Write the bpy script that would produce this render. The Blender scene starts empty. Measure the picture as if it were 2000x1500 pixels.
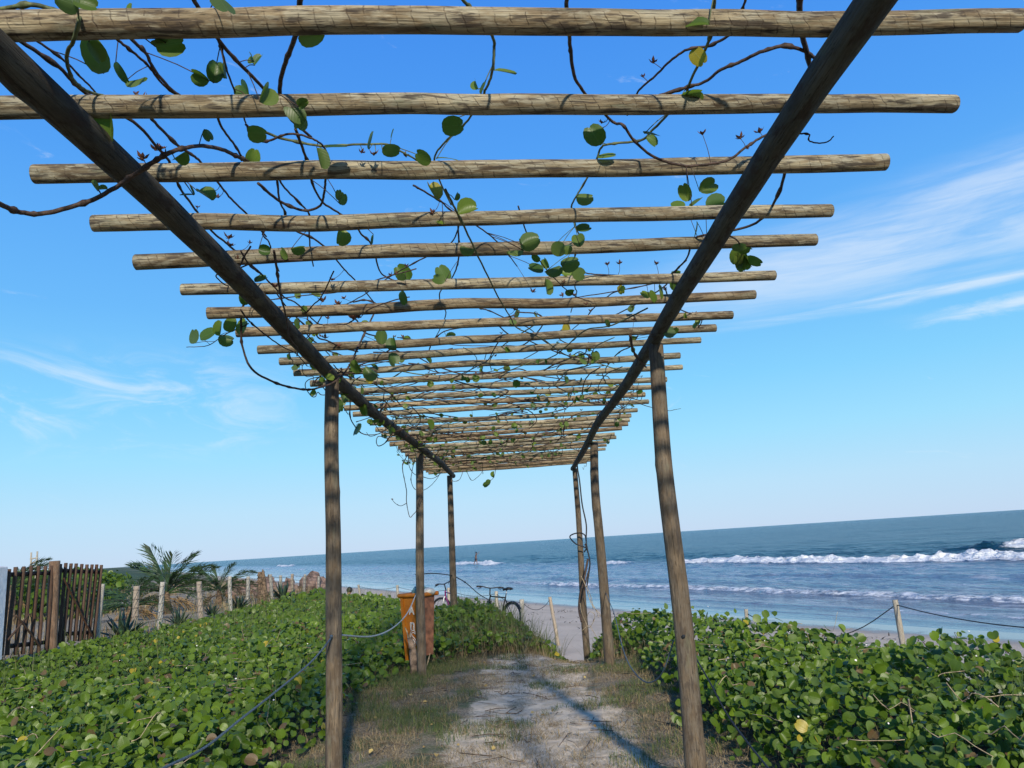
import bpy, math, random
import numpy as np
from mathutils import Vector, Matrix

random.seed(7)
RNG = np.random.default_rng(7)
SC = bpy.context.scene
COL = SC.collection
R = math.radians

# ------------------------------------------------------------------ camera, sky, sun, exposure
F = 1500.0
CAM_H = 1.5
PITCH = math.atan(308.3 / F)
ROLL = R(-3.656)
cf = np.array([0, math.cos(PITCH), math.sin(PITCH)])
_r0 = np.array([1.0, 0, 0]); _u0 = np.cross(_r0, cf)
cr = _r0 * math.cos(ROLL) + _u0 * math.sin(ROLL)
cu = -_r0 * math.sin(ROLL) + _u0 * math.cos(ROLL)
EYE = np.array([0, 0, CAM_H])
cam_data = bpy.data.cameras.new('camera')
cam = bpy.data.objects.new('camera', cam_data); COL.objects.link(cam)
cam_data.sensor_width = 36.0
cam_data.lens = 36.0 * F / 2000.0
cam_data.clip_start = 0.05
cam_data.clip_end = 60000
M = Matrix(((cr[0], cu[0], -cf[0], EYE[0]), (cr[1], cu[1], -cf[1], EYE[1]), (cr[2], cu[2], -cf[2], EYE[2]), (0, 0, 0, 1)))
cam.matrix_world = M
SC.camera = cam

SUN_EL = R(25.0)
SUN_DX, SUN_DY = -0.18, 1.0            # horizontal travel of the light
_n = math.hypot(SUN_DX, SUN_DY)
SUN_DIR = Vector((SUN_DX / _n * math.cos(SUN_EL), SUN_DY / _n * math.cos(SUN_EL), -math.sin(SUN_EL)))
SKY_STRENGTH = 0.15
SUN_STRENGTH = 4.6
EXPOSURE = 0.0

sun_data = bpy.data.lights.new('sun', 'SUN')
sun_data.energy = SUN_STRENGTH; sun_data.angle = R(2.2); sun_data.color = (1.0, 0.90, 0.74)
sun = bpy.data.objects.new('sun', sun_data); COL.objects.link(sun)
sun.rotation_euler = SUN_DIR.to_track_quat('-Z', 'Y').to_euler()
sun.location = (3, -12, 9)

SC.view_settings.view_transform = 'Standard'
SC.view_settings.look = 'None'
SC.view_settings.exposure = EXPOSURE
SC.view_settings.gamma = 1.0
SC.view_settings.use_curve_mapping = False
SC.render.engine = 'CYCLES'
SC.cycles.max_bounces = 6
SC.cycles.transparent_max_bounces = 8
SC.cycles.caustics_reflective = False
SC.cycles.caustics_refractive = False


class NT:
    """tiny node-tree writer"""
    def __init__(s, tree):
        s.t = tree; s.n = tree.nodes; s.l = tree.links

    def put(s, sock, v):
        if isinstance(v, bpy.types.NodeSocket): s.l.new(v, sock)
        elif v is not None:
            try: sock.default_value = v
            except Exception: sock.default_value = (v[0], v[1], v[2], 1) if len(v) == 3 else v[:3]

    def math(s, op, a, b=None, c=None, clamp=False):
        n = s.n.new('ShaderNodeMath'); n.operation = op; n.use_clamp = clamp
        s.put(n.inputs[0], a)
        if b is not None: s.put(n.inputs[1], b)
        if c is not None: s.put(n.inputs[2], c)
        return n.outputs[0]

    def mix(s, f, a, b, mode='MIX'):
        n = s.n.new('ShaderNodeMix'); n.data_type = 'RGBA'; n.blend_type = mode; n.clamp_factor = True
        s.put(n.inputs['Factor'], f); s.put(n.inputs[6], a); s.put(n.inputs[7], b)
        return n.outputs[2]

    def noise(s, vec, scale, detail=4, rough=0.55, dist=0.0, dim='3D'):
        n = s.n.new('ShaderNodeTexNoise'); n.noise_dimensions = dim
        if vec is not None: s.l.new(vec, n.inputs['Vector'])
        n.inputs['Scale'].default_value = scale; n.inputs['Detail'].default_value = detail
        n.inputs['Roughness'].default_value = rough; n.inputs['Distortion'].default_value = dist
        return n.outputs['Fac']

    def mapr(s, v, a, b, c=0.0, d=1.0, smooth=True):
        n = s.n.new('ShaderNodeMapRange'); n.interpolation_type = 'SMOOTHSTEP' if smooth else 'LINEAR'
        s.put(n.inputs[0], v)
        for i, q in enumerate((a, b, c, d)): s.put(n.inputs[i + 1], q)
        return n.outputs[0]

    def ramp(s, f, stops):
        n = s.n.new('ShaderNodeValToRGB'); e = n.color_ramp.elements
        while len(e) < len(stops): e.new(0.5)
        for i, (p, c) in enumerate(stops):
            e[i].position = p; e[i].color = (c[0], c[1], c[2], 1)
        s.put(n.inputs[0], f)
        return n.outputs[0]

    def coord(s, kind='Object'):
        return s.n.new('ShaderNodeTexCoord').outputs[kind]

    def sep(s, v):
        n = s.n.new('ShaderNodeSeparateXYZ'); s.l.new(v, n.inputs[0]); return n.outputs

    def comb(s, x, y, z):
        n = s.n.new('ShaderNodeCombineXYZ')
        for i, q in enumerate((x, y, z)): s.put(n.inputs[i], q)
        return n.outputs[0]

    def vmul(s, v, m):
        n = s.n.new('ShaderNodeVectorMath'); n.operation = 'MULTIPLY'
        s.l.new(v, n.inputs[0]); n.inputs[1].default_value = m; return n.outputs[0]

    def vadd(s, v, m):
        n = s.n.new('ShaderNodeVectorMath'); n.operation = 'ADD'
        s.l.new(v, n.inputs[0]); s.put(n.inputs[1], m); return n.outputs[0]

    def attr(s, name, out='Fac'):
        n = s.n.new('ShaderNodeAttribute'); n.attribute_name = name; return n.outputs[out]

    def rnd(s):
        return s.n.new('ShaderNodeObjectInfo').outputs['Random']

    def bump(s, h, strength=0.5, dist=0.01, nrm=None):
        n = s.n.new('ShaderNodeBump'); n.inputs['Strength'].default_value = strength
        s.put(n.inputs['Distance'], dist); s.l.new(h, n.inputs['Height'])
        if nrm is not None: s.l.new(nrm, n.inputs['Normal'])
        return n.outputs[0]

    def bsdf(s, color, rough=0.7, normal=None, spec=0.5, metal=0.0, ior=None, trans=None):
        n = s.n.new('ShaderNodeBsdfPrincipled')
        s.put(n.inputs['Base Color'], color); s.put(n.inputs['Roughness'], rough)
        s.put(n.inputs['Specular IOR Level'], spec); s.put(n.inputs['Metallic'], metal)
        if ior: n.inputs['IOR'].default_value = ior
        if trans: n.inputs['Transmission Weight'].default_value = trans
        if normal is not None: s.l.new(normal, n.inputs['Normal'])
        return n.outputs[0]

    def out(s, sh):
        o = s.n.new('ShaderNodeOutputMaterial'); s.l.new(sh, o.inputs['Surface'])


def new_mat(name):
    m = bpy.data.materials.new(name); m.use_nodes = True; m.node_tree.nodes.clear()
    return m, NT(m.node_tree)


def build_world():
    w = bpy.data.worlds.new('World'); SC.world = w; w.use_nodes = True
    w.node_tree.nodes.clear(); t = NT(w.node_tree)
    sky = t.n.new('ShaderNodeTexSky'); sky.sky_type = 'NISHITA'; sky.sun_disc = False
    sky.sun_elevation = SUN_EL; sky.sun_rotation = math.atan2(-SUN_DX, -SUN_DY)
    sky.altitude = 0; sky.air_density = 1.0; sky.dust_density = 0.15; sky.ozone_density = 2.2
    hs = t.n.new('ShaderNodeHueSaturation'); t.l.new(sky.outputs[0], hs.inputs['Color'])
    hs.inputs['Saturation'].default_value = 1.18; hs.inputs['Value'].default_value = 1.0
    d = t.coord('Generated'); x, y, z = t.sep(d)
    az = t.math('ARCTAN2', x, y); el = t.math('ARCSINE', z)
    K = 1.0 / SKY_STRENGTH
    # clear-air gradient of this photograph's sky, horizon to zenith, laid over the physical sky
    e1 = t.math('DIVIDE', t.math('MAXIMUM', el, 0.0), math.pi / 2)
    grad = t.ramp(e1, [(0.0, (0.50, 0.67, 0.91)), (0.035, (0.46, 0.72, 0.95)), (0.075, (0.34, 0.73, 0.99)), (0.12, (0.235, 0.65, 1.0)), (0.19, (0.150, 0.50, 0.98)), (0.30, (0.088, 0.37, 0.95)), (0.45, (0.050, 0.26, 0.88)), (0.62, (0.03, 0.13, 0.42)), (1.0, (0.02, 0.08, 0.28))])
    gr = t.n.new('ShaderNodeVectorMath'); gr.operation = 'SCALE'; t.l.new(grad, gr.inputs[0]); gr.inputs['Scale'].default_value = K
    base = t.mix(0.93, hs.outputs[0], gr.outputs[0])
    # cirrus drawn out along the wind: long fibres, nearly level in the sky
    def fib(sa, se, tilt, w, det=7, rg_=0.62, dist=0.5):
        return t.noise(t.comb(t.math('MULTIPLY', az, sa), t.math('ADD', t.math('MULTIPLY', el, se), t.math('MULTIPLY', az, tilt)), w), 1.0, det, rg_, dist)
    n1 = fib(3.2, 15, -0.2, 2.4); n2 = fib(5.5, 60, 0.5, 7.7, 6, 0.6, 0.7); n3 = fib(9, 26, 4, 1.7, 6, 0.62, 0.9)
    band = t.math('MULTIPLY', t.math('MULTIPLY', t.mapr(el, 0.235, 0.30), t.mapr(t.math('SUBTRACT', el, t.math('MULTIPLY', az, 0.13)), 0.335, 0.27)), t.mapr(az, -0.05, 0.42))
    m = t.math('MULTIPLY', band, t.mapr(t.math('ADD', t.math('MULTIPLY', n1, 0.55), t.math('MULTIPLY', n2, 0.45)), 0.34, 0.68, 0.10, 0.58))
    c2 = t.math('ADD', t.math('SUBTRACT', el, 0.250), t.math('MULTIPLY', t.math('SUBTRACT', n1, 0.5), 0.02))
    st = t.math('MULTIPLY', t.mapr(t.math('ABSOLUTE', c2), 0.0, 0.011, 1, 0), t.mapr(az, 0.18, 0.5))
    c3 = t.math('ADD', t.math('SUBTRACT', el, 0.222), t.math('MULTIPLY', t.math('SUBTRACT', n3, 0.5), 0.03))
    st2 = t.math('MULTIPLY', t.mapr(t.math('ABSOLUTE', c3), 0.0, 0.012, 1, 0), t.mapr(az, 0.45, 0.58))
    m3 = t.math('MULTIPLY', t.math('MAXIMUM', st, st2), t.mapr(n2, 0.35, 0.62, 0.15, 0.62))
    left = t.math('MULTIPLY', t.math('MULTIPLY', t.mapr(el, 0.11, 0.16), t.mapr(el, 0.27, 0.20)), t.mapr(az, -0.22, -0.40))
    m2 = t.math('MULTIPLY', left, t.mapr(n3, 0.42, 0.78, 0, 0.62))
    rest = t.math('MULTIPLY', t.mapr(n3, 0.64, 0.80, 0, 0.35), t.mapr(el, 0.02, 0.10))
    m = t.math('MAXIMUM', t.math('MAXIMUM', m, m2), t.math('MAXIMUM', m3, rest))
    colr = t.mix(m, base, (0.86 * K, 0.93 * K, 1.0 * K, 1))
    bg = t.n.new('ShaderNodeBackground'); bg.inputs['Strength'].default_value = SKY_STRENGTH
    t.l.new(colr, bg.inputs['Color'])
    o = t.n.new('ShaderNodeOutputWorld'); t.l.new(bg.outputs[0], o.inputs['Surface'])


build_world()


# ------------------------------------------------------------------ places: where a sight line meets a real plane
def ray(px, py):
    return cf + cr * ((px - 1000) / F) - cu * ((py - 750) / F)


def atz(px, py, z):
    d = ray(px, py); return EYE + d * ((z - CAM_H) / d[2])


def aty(px, py, y):
    d = ray(px, py); return EYE + d * (y / d[1])


def atx(px, py, x):
    d = ray(px, py); return EYE + d * (x / d[0])


# ------------------------------------------------------------------ numpy noise
_tab = np.random.default_rng(11).random((256, 256))


def vnoise(x, y, seed=0):
    x = np.asarray(x, float) + seed * 17.31; y = np.asarray(y, float) + seed * 9.77
    xi = np.floor(x).astype(int); yi = np.floor(y).astype(int)
    fx = x - xi; fy = y - yi
    fx = fx * fx * (3 - 2 * fx); fy = fy * fy * (3 - 2 * fy)
    a = _tab[xi & 255, yi & 255]; b = _tab[(xi + 1) & 255, yi & 255]
    c = _tab[xi & 255, (yi + 1) & 255]; d = _tab[(xi + 1) & 255, (yi + 1) & 255]
    return (a * (1 - fx) + b * fx) * (1 - fy) + (c * (1 - fx) + d * fx) * fy


def fbm(x, y, oct=4, seed=0):
    s = 0; a = 0.5; f = 1.0; tot = 0
    for k in range(oct):
        s = s + a * vnoise(np.asarray(x) * f, np.asarray(y) * f, seed + k * 3); tot += a; a *= 0.5; f *= 2.03
    return s / tot


def sm(a, b, v):
    t = np.clip((np.asarray(v, float) - a) / (b - a), 0, 1); return t * t * (3 - 2 * t)


# ------------------------------------------------------------------ object helpers
WM = {}


def link(o, parent=None, mw=None):
    COL.objects.link(o)
    mw = mw if mw is not None else Matrix.Identity(4)
    WM[o.name] = mw.copy()
    if parent is not None:
        o.parent = parent
        o.matrix_local = WM[parent.name].inverted() @ mw
    else:
        o.matrix_world = mw
    return o


def tag(o, label=None, cat=None, group=None, kind=None):
    if label: o['label'] = label
    if cat: o['category'] = cat
    if group: o['group'] = group
    if kind: o['kind'] = kind
    return o


def thing(name, label, cat, loc, rz=0.0, group=None):
    o = bpy.data.objects.new(name, None); o.empty_display_size = 0.1
    mw = Matrix.Translation(Vector([float(q) for q in loc])) @ Matrix.Rotation(rz, 4, 'Z')
    link(o, None, mw); return tag(o, label, cat, group)


def mesh_np(name, V, Fc, mats, uv=None, cols=None, smooth=True, matidx=None, attrs=None):
    """V (n,3); Fc (m,k) array of one polygon size or list of lists"""
    me = bpy.data.meshes.new(name)
    V = np.asarray(V, dtype=np.float32)
    if isinstance(Fc, list):
        me.from_pydata([tuple(map(float, v)) for v in V], [], [tuple(map(int, f)) for f in Fc])
    else:
        Fc = np.asarray(Fc, dtype=np.int32); m, k = Fc.shape
        me.vertices.add(len(V)); me.vertices.foreach_set('co', V.ravel())
        me.loops.add(m * k); me.loops.foreach_set('vertex_index', Fc.ravel())
        me.polygons.add(m); me.polygons.foreach_set('loop_start', np.arange(0, m * k, k, dtype=np.int32))
        me.update(calc_edges=True)
    if uv is not None:
        L = me.uv_layers.new(name='UVMap'); vi = np.empty(len(me.loops), dtype=np.int32)
        me.loops.foreach_get('vertex_index', vi)
        L.data.foreach_set('uv', np.asarray(uv, dtype=np.float32)[vi].ravel())
    if cols is not None:
        a = me.color_attributes.new('tint', 'FLOAT_COLOR', 'POINT')
        c = np.ones((len(V), 4), dtype=np.float32); c[:, :cols.shape[1]] = cols
        a.data.foreach_set('color', c.ravel())
    if attrs:
        for k_, arr in attrs.items():
            a = me.attributes.new(k_, 'FLOAT', 'POINT'); a.data.foreach_set('value', np.asarray(arr, dtype=np.float32))
    for mt in (mats if isinstance(mats, (list, tuple)) else [mats]): me.materials.append(mt)
    if matidx is not None: me.polygons.foreach_set('material_index', np.asarray(matidx, dtype=np.int32))
    if smooth: me.polygons.foreach_set('use_smooth', np.ones(len(me.polygons), dtype=bool))
    me.update()
    return me


def add(name, me, parent=None, mw=None, loc=None):
    o = bpy.data.objects.new(name, me)
    if loc is not None: mw = Matrix.Translation(Vector([float(q) for q in loc]))
    return link(o, parent, mw)


def frame_x(p0, p1):
    p0 = Vector([float(q) for q in p0]); p1 = Vector([float(q) for q in p1])
    x = (p1 - p0).normalized(); up = Vector((0, 0, 1)) if abs(x.z) < 0.9 else Vector((0, -1, 0))
    y = up.cross(x).normalized(); z = x.cross(y)
    return Matrix(((x.x, y.x, z.x, p0.x), (x.y, y.y, z.y, p0.y), (x.z, y.z, z.z, p0.z), (0, 0, 0, 1))), (p1 - p0).length


def pole(name, p0, p1, r0, r1, mat, parent=None, mids=None, seed=0, seg=18, step=0.06, wob=0.006, rough=0.05):
    """a peeled log from p0 to p1, local X along it; mids = [(fraction, offset_vec_world)]"""
    Mx, L = frame_x(p0, p1)
    n = max(4, int(L / step)); rg = np.random.default_rng(seed + 100)
    ts = np.linspace(0, 1, n + 1)
    cy = (fbm(ts * L * 1.3, 0 * ts, 3, seed) - 0.5) * 2 * wob; cz = (fbm(ts * L * 1.3, 0 * ts + 5, 3, seed + 1) - 0.5) * 2 * wob
    env = np.minimum(1, 4 * ts * (1 - ts) + 0.25)
    cy = cy * env; cz = cz * env
    if mids:
        inv = Mx.to_3x3().inverted()
        xs = [0] + [m[0] for m in mids] + [1]
        offs = [Vector((0, 0, 0))] + [inv @ Vector(m[1]) for m in mids] + [Vector((0, 0, 0))]
        # smooth interpolation
        def interp(k):
            v_ = np.interp(ts, xs, [o_[k] for o_ in offs]); w_ = max(1, n // 8)
            pad = np.concatenate([2 * v_[0] - v_[1:w_ + 1][::-1], v_, 2 * v_[-1] - v_[-w_ - 1:-1][::-1]])
            return np.convolve(pad, np.ones(2 * w_ + 1) / (2 * w_ + 1), 'valid')
        cy = cy + interp(1); cz = cz + interp(2)
    ang = np.linspace(0, 2 * math.pi, seg, endpoint=False)
    V = []
    A, T = np.meshgrid(ang, ts)
    rad = (r0 + (r1 - r0) * T)
    nn = fbm(np.cos(A) * 1.4 + 3 + T * L * 2.2, np.sin(A) * 1.4 + 7, 3, seed + 4) - 0.5
    kn = np.zeros_like(T)
    for _ in range(max(1, int(L * 1.6))):
        kt, ka = rg.random(), rg.random() * 2 * math.pi
        d2 = ((T - kt) * L / 0.035) ** 2 + ((np.angle(np.exp(1j * (A - ka)))) / 0.5) ** 2
        kn += np.exp(-d2) * rg.uniform(0.03, 0.14)
    rad = rad * (1 + nn * 2 * rough + kn)
    X = T * L
    Y = cy[:, None] + rad * np.cos(A); Z = cz[:, None] + rad * np.sin(A)
    # a slightly eased end
    V = np.stack([X, Y, Z], -1)
    def cap(row, xoff, sc):
        c = row.copy(); m_ = row.mean(0); c = m_ + (row - m_) * sc; c[:, 0] += xoff; return c
    c0 = cap(V[0], -0.004, 0.93); c1 = cap(V[-1], 0.004, 0.93)
    allv = np.concatenate([V.reshape(-1, 3), c0, c1, [c0.mean(0)], [c1.mean(0)]])
    faces = []
    i = np.arange(n)[:, None] * seg; j = np.arange(seg)[None, :]; j2 = (j + 1) % seg
    q = np.stack([i + j, i + j2, i + seg + j2, i + seg + j], -1).reshape(-1, 4)
    b0 = (n + 1) * seg; b1 = b0 + seg; m0 = b1 + seg; m1 = m0 + 1
    last = n * seg
    q = [tuple(t_) for t_ in q]
    for k in range(seg):
        k2 = (k + 1) % seg
        q.append((b0 + k, b0 + k2, k2, k)); q.append((last + k, last + k2, b1 + k2, b1 + k))
        q.append((m0, b0 + k2, b0 + k)); q.append((m1, b1 + k, b1 + k2))
    me = mesh_np(name, allv, [list(t_)[::-1] for t_ in q], mat)
    return add(name, me, parent, Mx)


def catmull(P, per=6):
    P = np.asarray(P, float)
    if len(P) < 3:
        return np.array([P[0] + (P[-1] - P[0]) * t for t in np.linspace(0, 1, per + 1)])
    Q = np.concatenate([[2 * P[0] - P[1]], P, [2 * P[-1] - P[-2]]]); out = []
    for i in range(1, len(Q) - 2):
        for t in np.linspace(0, 1, per, endpoint=False):
            out.append(0.5 * ((2 * Q[i]) + (-Q[i - 1] + Q[i + 1]) * t + (2 * Q[i - 1] - 5 * Q[i] + 4 * Q[i + 1] - Q[i + 2]) * t * t + (-Q[i - 1] + 3 * Q[i] - 3 * Q[i + 1] + Q[i + 2]) * t ** 3))
    out.append(P[-1]); return np.array(out)


def tube_arrays(P, rad, seg=6, knobs=0.0, seed=0):
    P = np.asarray(P, float); n = len(P)
    rad = np.broadcast_to(np.asarray(rad, float), (n,)).copy()
    if knobs:
        rg = np.random.default_rng(seed)
        for i in range(n):
            if rg.random() < knobs: rad[i] *= rg.uniform(1.25, 1.7)
    T = np.gradient(P, axis=0); T /= np.linalg.norm(T, axis=1)[:, None] + 1e-9
    up = np.array([0, 0, 1.0]); V = []
    N = np.cross(T, up); bad = np.linalg.norm(N, axis=1) < 0.15
    N[bad] = np.cross(T[bad], np.array([0, 1.0, 0])); N /= np.linalg.norm(N, axis=1)[:, None]
    for i in range(1, n):
        if N[i] @ N[i - 1] < 0: N[i] = -N[i]
    B = np.cross(T, N)
    a = np.linspace(0, 2 * math.pi, seg, endpoint=False)
    V = P[:, None, :] + rad[:, None, None] * (np.cos(a)[None, :, None] * N[:, None, :] + np.sin(a)[None, :, None] * B[:, None, :])
    V = V.reshape(-1, 3)
    i = np.arange(n - 1)[:, None] * seg; j = np.arange(seg)[None, :]; j2 = (j + 1) % seg
    q = np.stack([i + j, i + j2, i + seg + j2, i + seg + j], -1).reshape(-1, 4)
    # caps
    V = np.concatenate([V, [P[0]], [P[-1]]]); c0 = n * seg; c1 = c0 + 1
    k = np.arange(seg); k2 = (k + 1) % seg
    q = np.concatenate([q, np.stack([k2, k, np.full(seg, c0), np.full(seg, c0)], -1), np.stack([(n - 1) * seg + k, (n - 1) * seg + k2, np.full(seg, c1), np.full(seg, c1)], -1)])
    return V, q


def clean(q):
    return [[int(f[0]), int(f[1]), int(f[2])] if f[2] == f[3] else [int(a) for a in f] for f in q]


def join(parts):
    V = []; Fq = []; off = 0
    for v, f in parts:
        V.append(np.asarray(v, float)); Fq += [[i + off for i in ff] for ff in (clean(f) if isinstance(f, np.ndarray) else f)]; off += len(v)
    return np.concatenate(V), Fq


def tube(name, P, rad, mat, parent=None, origin=None, seg=6, knobs=0.0, seed=0, per=6, smooth=True):
    C = catmull(P, per) if per else np.asarray(P, float)
    if not np.isscalar(rad): rad = np.interp(np.linspace(0, 1, len(C)), np.linspace(0, 1, len(rad)), rad)
    o = np.asarray(origin if origin is not None else C[0], float)
    V, q = tube_arrays(C - o, rad, seg, knobs, seed)
    me = mesh_np(name, V, clean(q), mat, smooth=smooth)
    return add(name, me, parent, loc=o)


def box_arrays(x0, x1, y0, y1, z0, z1, bev=0.0):
    if bev <= 0:
        v = [(x0, y0, z0), (x1, y0, z0), (x1, y1, z0), (x0, y1, z0), (x0, y0, z1), (x1, y0, z1), (x1, y1, z1), (x0, y1, z1)]
        f = [[3, 2, 1, 0], [4, 5, 6, 7], [0, 1, 5, 4], [1, 2, 6, 5], [2, 3, 7, 6], [3, 0, 4, 7]]
        return np.array(v, float), f
    b = bev; v = []; 
    for z, e in ((z0, b), (z0 + b, 0), (z1 - b, 0), (z1, b)):
        v += [(x0 + e, y0 + e + b * 0, z), (x1 - e, y0 + e, z), (x1 - e, y1 - e, z), (x0 + e, y1 - e, z)]
    f = [[3, 2, 1, 0], [12, 13, 14, 15]]
    for k in range(3):
        for j in range(4):
            j2 = (j + 1) % 4; f.append([k * 4 + j, k * 4 + j2, k * 4 + 4 + j2, k * 4 + 4 + j])
    return np.array(v, float), f


def blob(name, c, rads, mat, parent=None, seed=0, amp=0.25, nu=14, nv=9, freq=1.6, mw=None, smooth=False):
    u = np.linspace(0, 2 * math.pi, nu, endpoint=False); v = np.linspace(0, math.pi, nv)
    V = []
    for b in v:
        for a in u:
            d = np.array([math.sin(b) * math.cos(a), math.sin(b) * math.sin(a), math.cos(b)])
            k = 1 + amp * 2 * (float(fbm(d[0] * freq + 5 + d[2], d[1] * freq + 9 - d[2] * 0.7, 3, seed)) - 0.5)
            V.append(d * k * np.array(rads))
    V = np.array(V); Fq = []
    for i in range(nv - 1):
        for j in range(nu):
            j2 = (j + 1) % nu; Fq.append([i * nu + j, (i + 1) * nu + j, (i + 1) * nu + j2, i * nu + j2])
    me = mesh_np(name, V, Fq, mat, smooth=smooth)
    return add(name, me, parent, mw if mw is not None else Matrix.Translation(Vector([float(q) for q in c])))


# ------------------------------------------------------------------ materials
def wood_mat(name, tones, helix=1.0, streak=1.0, dark=0.5, rough=0.85, green=0.2):
    m, t = new_mat(name); v = t.coord('Object'); x, y, z = t.sep(v); rn = t.rnd()
    ang = t.math('DIVIDE', t.math('ARCTAN2', y, z), 2 * math.pi)
    sh = t.math('MULTIPLY', rn, 37.0)
    ca = t.math('COSINE', t.math('MULTIPLY', ang, 2 * math.pi)); sa = t.math('SINE', t.math('MULTIPLY', ang, 2 * math.pi))
    base = t.comb(t.math('ADD', x, sh), ca, sa)
    nA = t.noise(t.vmul(base, (2.2, 0.5, 0.5)), 1.6, 5, 0.6)
    nB = t.noise(t.vmul(base, (7, 1.0, 1.0)), 1.5, 5, 0.65)
    nG = t.noise(t.vmul(base, (3.0, 7.0, 7.0)), 2.6, 6, 0.65)     # long grain
    nC = t.noise(t.vmul(base, (1.6, 5.0, 5.0)), 1.5, 3, 0.5, 0.8)
    c = t.ramp(nA, [(0.36, tones[0]), (0.5, tones[1]), (0.64, tones[2])])
    c = t.mix(t.math('MULTIPLY', t.mapr(nB, 0.46, 0.60), 0.8), c, tones[3])
    c = t.mix(t.math('MULTIPLY', t.mapr(nG, 0.55, 0.36), 0.55 * streak), c, (0.06, 0.045, 0.03, 1))
    gm = t.math('MULTIPLY', t.mapr(t.noise(t.vmul(base, (4, .7, .7)), 1.1, 4, 0.6), 0.56, 0.70), green)
    c = t.mix(gm, c, (0.17, 0.18, 0.12, 1))
    c = t.mix(t.math('MULTIPLY', t.mapr(t.noise(t.vmul(base, (5, 1.2, 1.2)), 1.7, 4, 0.6), 0.53, 0.62), dark), c, (0.065, 0.052, 0.042, 1))  # dark blotches: stain, on the rafters partly leaf shade painted into the colour
    # helical tool marks
    hn = t.noise(t.vmul(base, (6, .8, .8)), 1.0, 2)
    hx = t.math('FRACT', t.math('ADD', t.math('ADD', t.math('DIVIDE', x, 0.040), t.math('MULTIPLY', ang, 2.0)), t.math('MULTIPLY', hn, 0.9)))
    line = t.mapr(t.math('ABSOLUTE', t.math('SUBTRACT', hx, 0.5)), 0.0, 0.075, 1, 0)
    line = t.math('MULTIPLY', t.math('MULTIPLY', line, helix), t.mapr(t.noise(t.vmul(base, (9, 1.5, 1.5)), 1.3, 3), 0.38, 0.62, 0.0, 1))
    c = t.mix(t.math('MULTIPLY', line, 0.7), c, (0.07, 0.05, 0.035, 1))
    # drying cracks along the grain
    crk = t.math('MULTIPLY', t.mapr(t.math('ABSOLUTE', t.math('SUBTRACT', nC, 0.5)), 0.0, 0.012, 1, 0), t.mapr(nA, 0.40, 0.55))
    c = t.mix(t.math('MULTIPLY', crk, 0.85), c, (0.02, 0.014, 0.01, 1))
    rn2 = t.math('FRACT', t.math('MULTIPLY', rn, 7.31))
    c = t.mix(t.math('MULTIPLY', t.mapr(rn2, 0.45, 0.9), 0.45), c, t.mix(1.0, c, (0.80, 0.55, 0.38, 1), 'MULTIPLY'))
    val = t.mapr(rn, 0, 1, 0.80, 1.12, smooth=False)
    hsv = t.n.new('ShaderNodeHueSaturation'); t.l.new(c, hsv.inputs['Color']); t.l.new(val, hsv.inputs['Value'])
    h = t.math('SUBTRACT', t.math('MULTIPLY', nG, 0.7), t.math('ADD', t.math('MULTIPLY', line, 0.35), t.math('MULTIPLY', crk, 1.0)))
    nb = t.bump(h, 0.8, 0.006)
    t.out(t.bsdf(hsv.outputs[0], rough, nb, 0.25)); return m


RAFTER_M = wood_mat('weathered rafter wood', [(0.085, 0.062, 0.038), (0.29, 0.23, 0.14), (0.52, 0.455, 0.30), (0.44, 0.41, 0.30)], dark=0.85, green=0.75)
POST_M = wood_mat('brown post wood', [(0.085, 0.062, 0.042), (0.17, 0.125, 0.08), (0.26, 0.20, 0.135), (0.17, 0.14, 0.105)], helix=0.12, dark=0.6, green=0.4)
BEAM_M = wood_mat('grey beam wood', [(0.060, 0.062, 0.052), (0.105, 0.110, 0.092), (0.15, 0.155, 0.13), (0.10, 0.11, 0.095)], helix=0.05, streak=0.7, dark=0.9, green=0.6)
PALE_POST_M = wood_mat('pale weathered post', [(0.36, 0.32, 0.25), (0.46, 0.42, 0.34), (0.56, 0.52, 0.44), (0.50, 0.46, 0.38)], helix=0.0, dark=0.3)
GATE_M = wood_mat('red brown gate wood', [(0.065, 0.036, 0.025), (0.11, 0.062, 0.042), (0.15, 0.09, 0.06), (0.11, 0.07, 0.05)], helix=0.0, dark=0.4, green=0)


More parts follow.
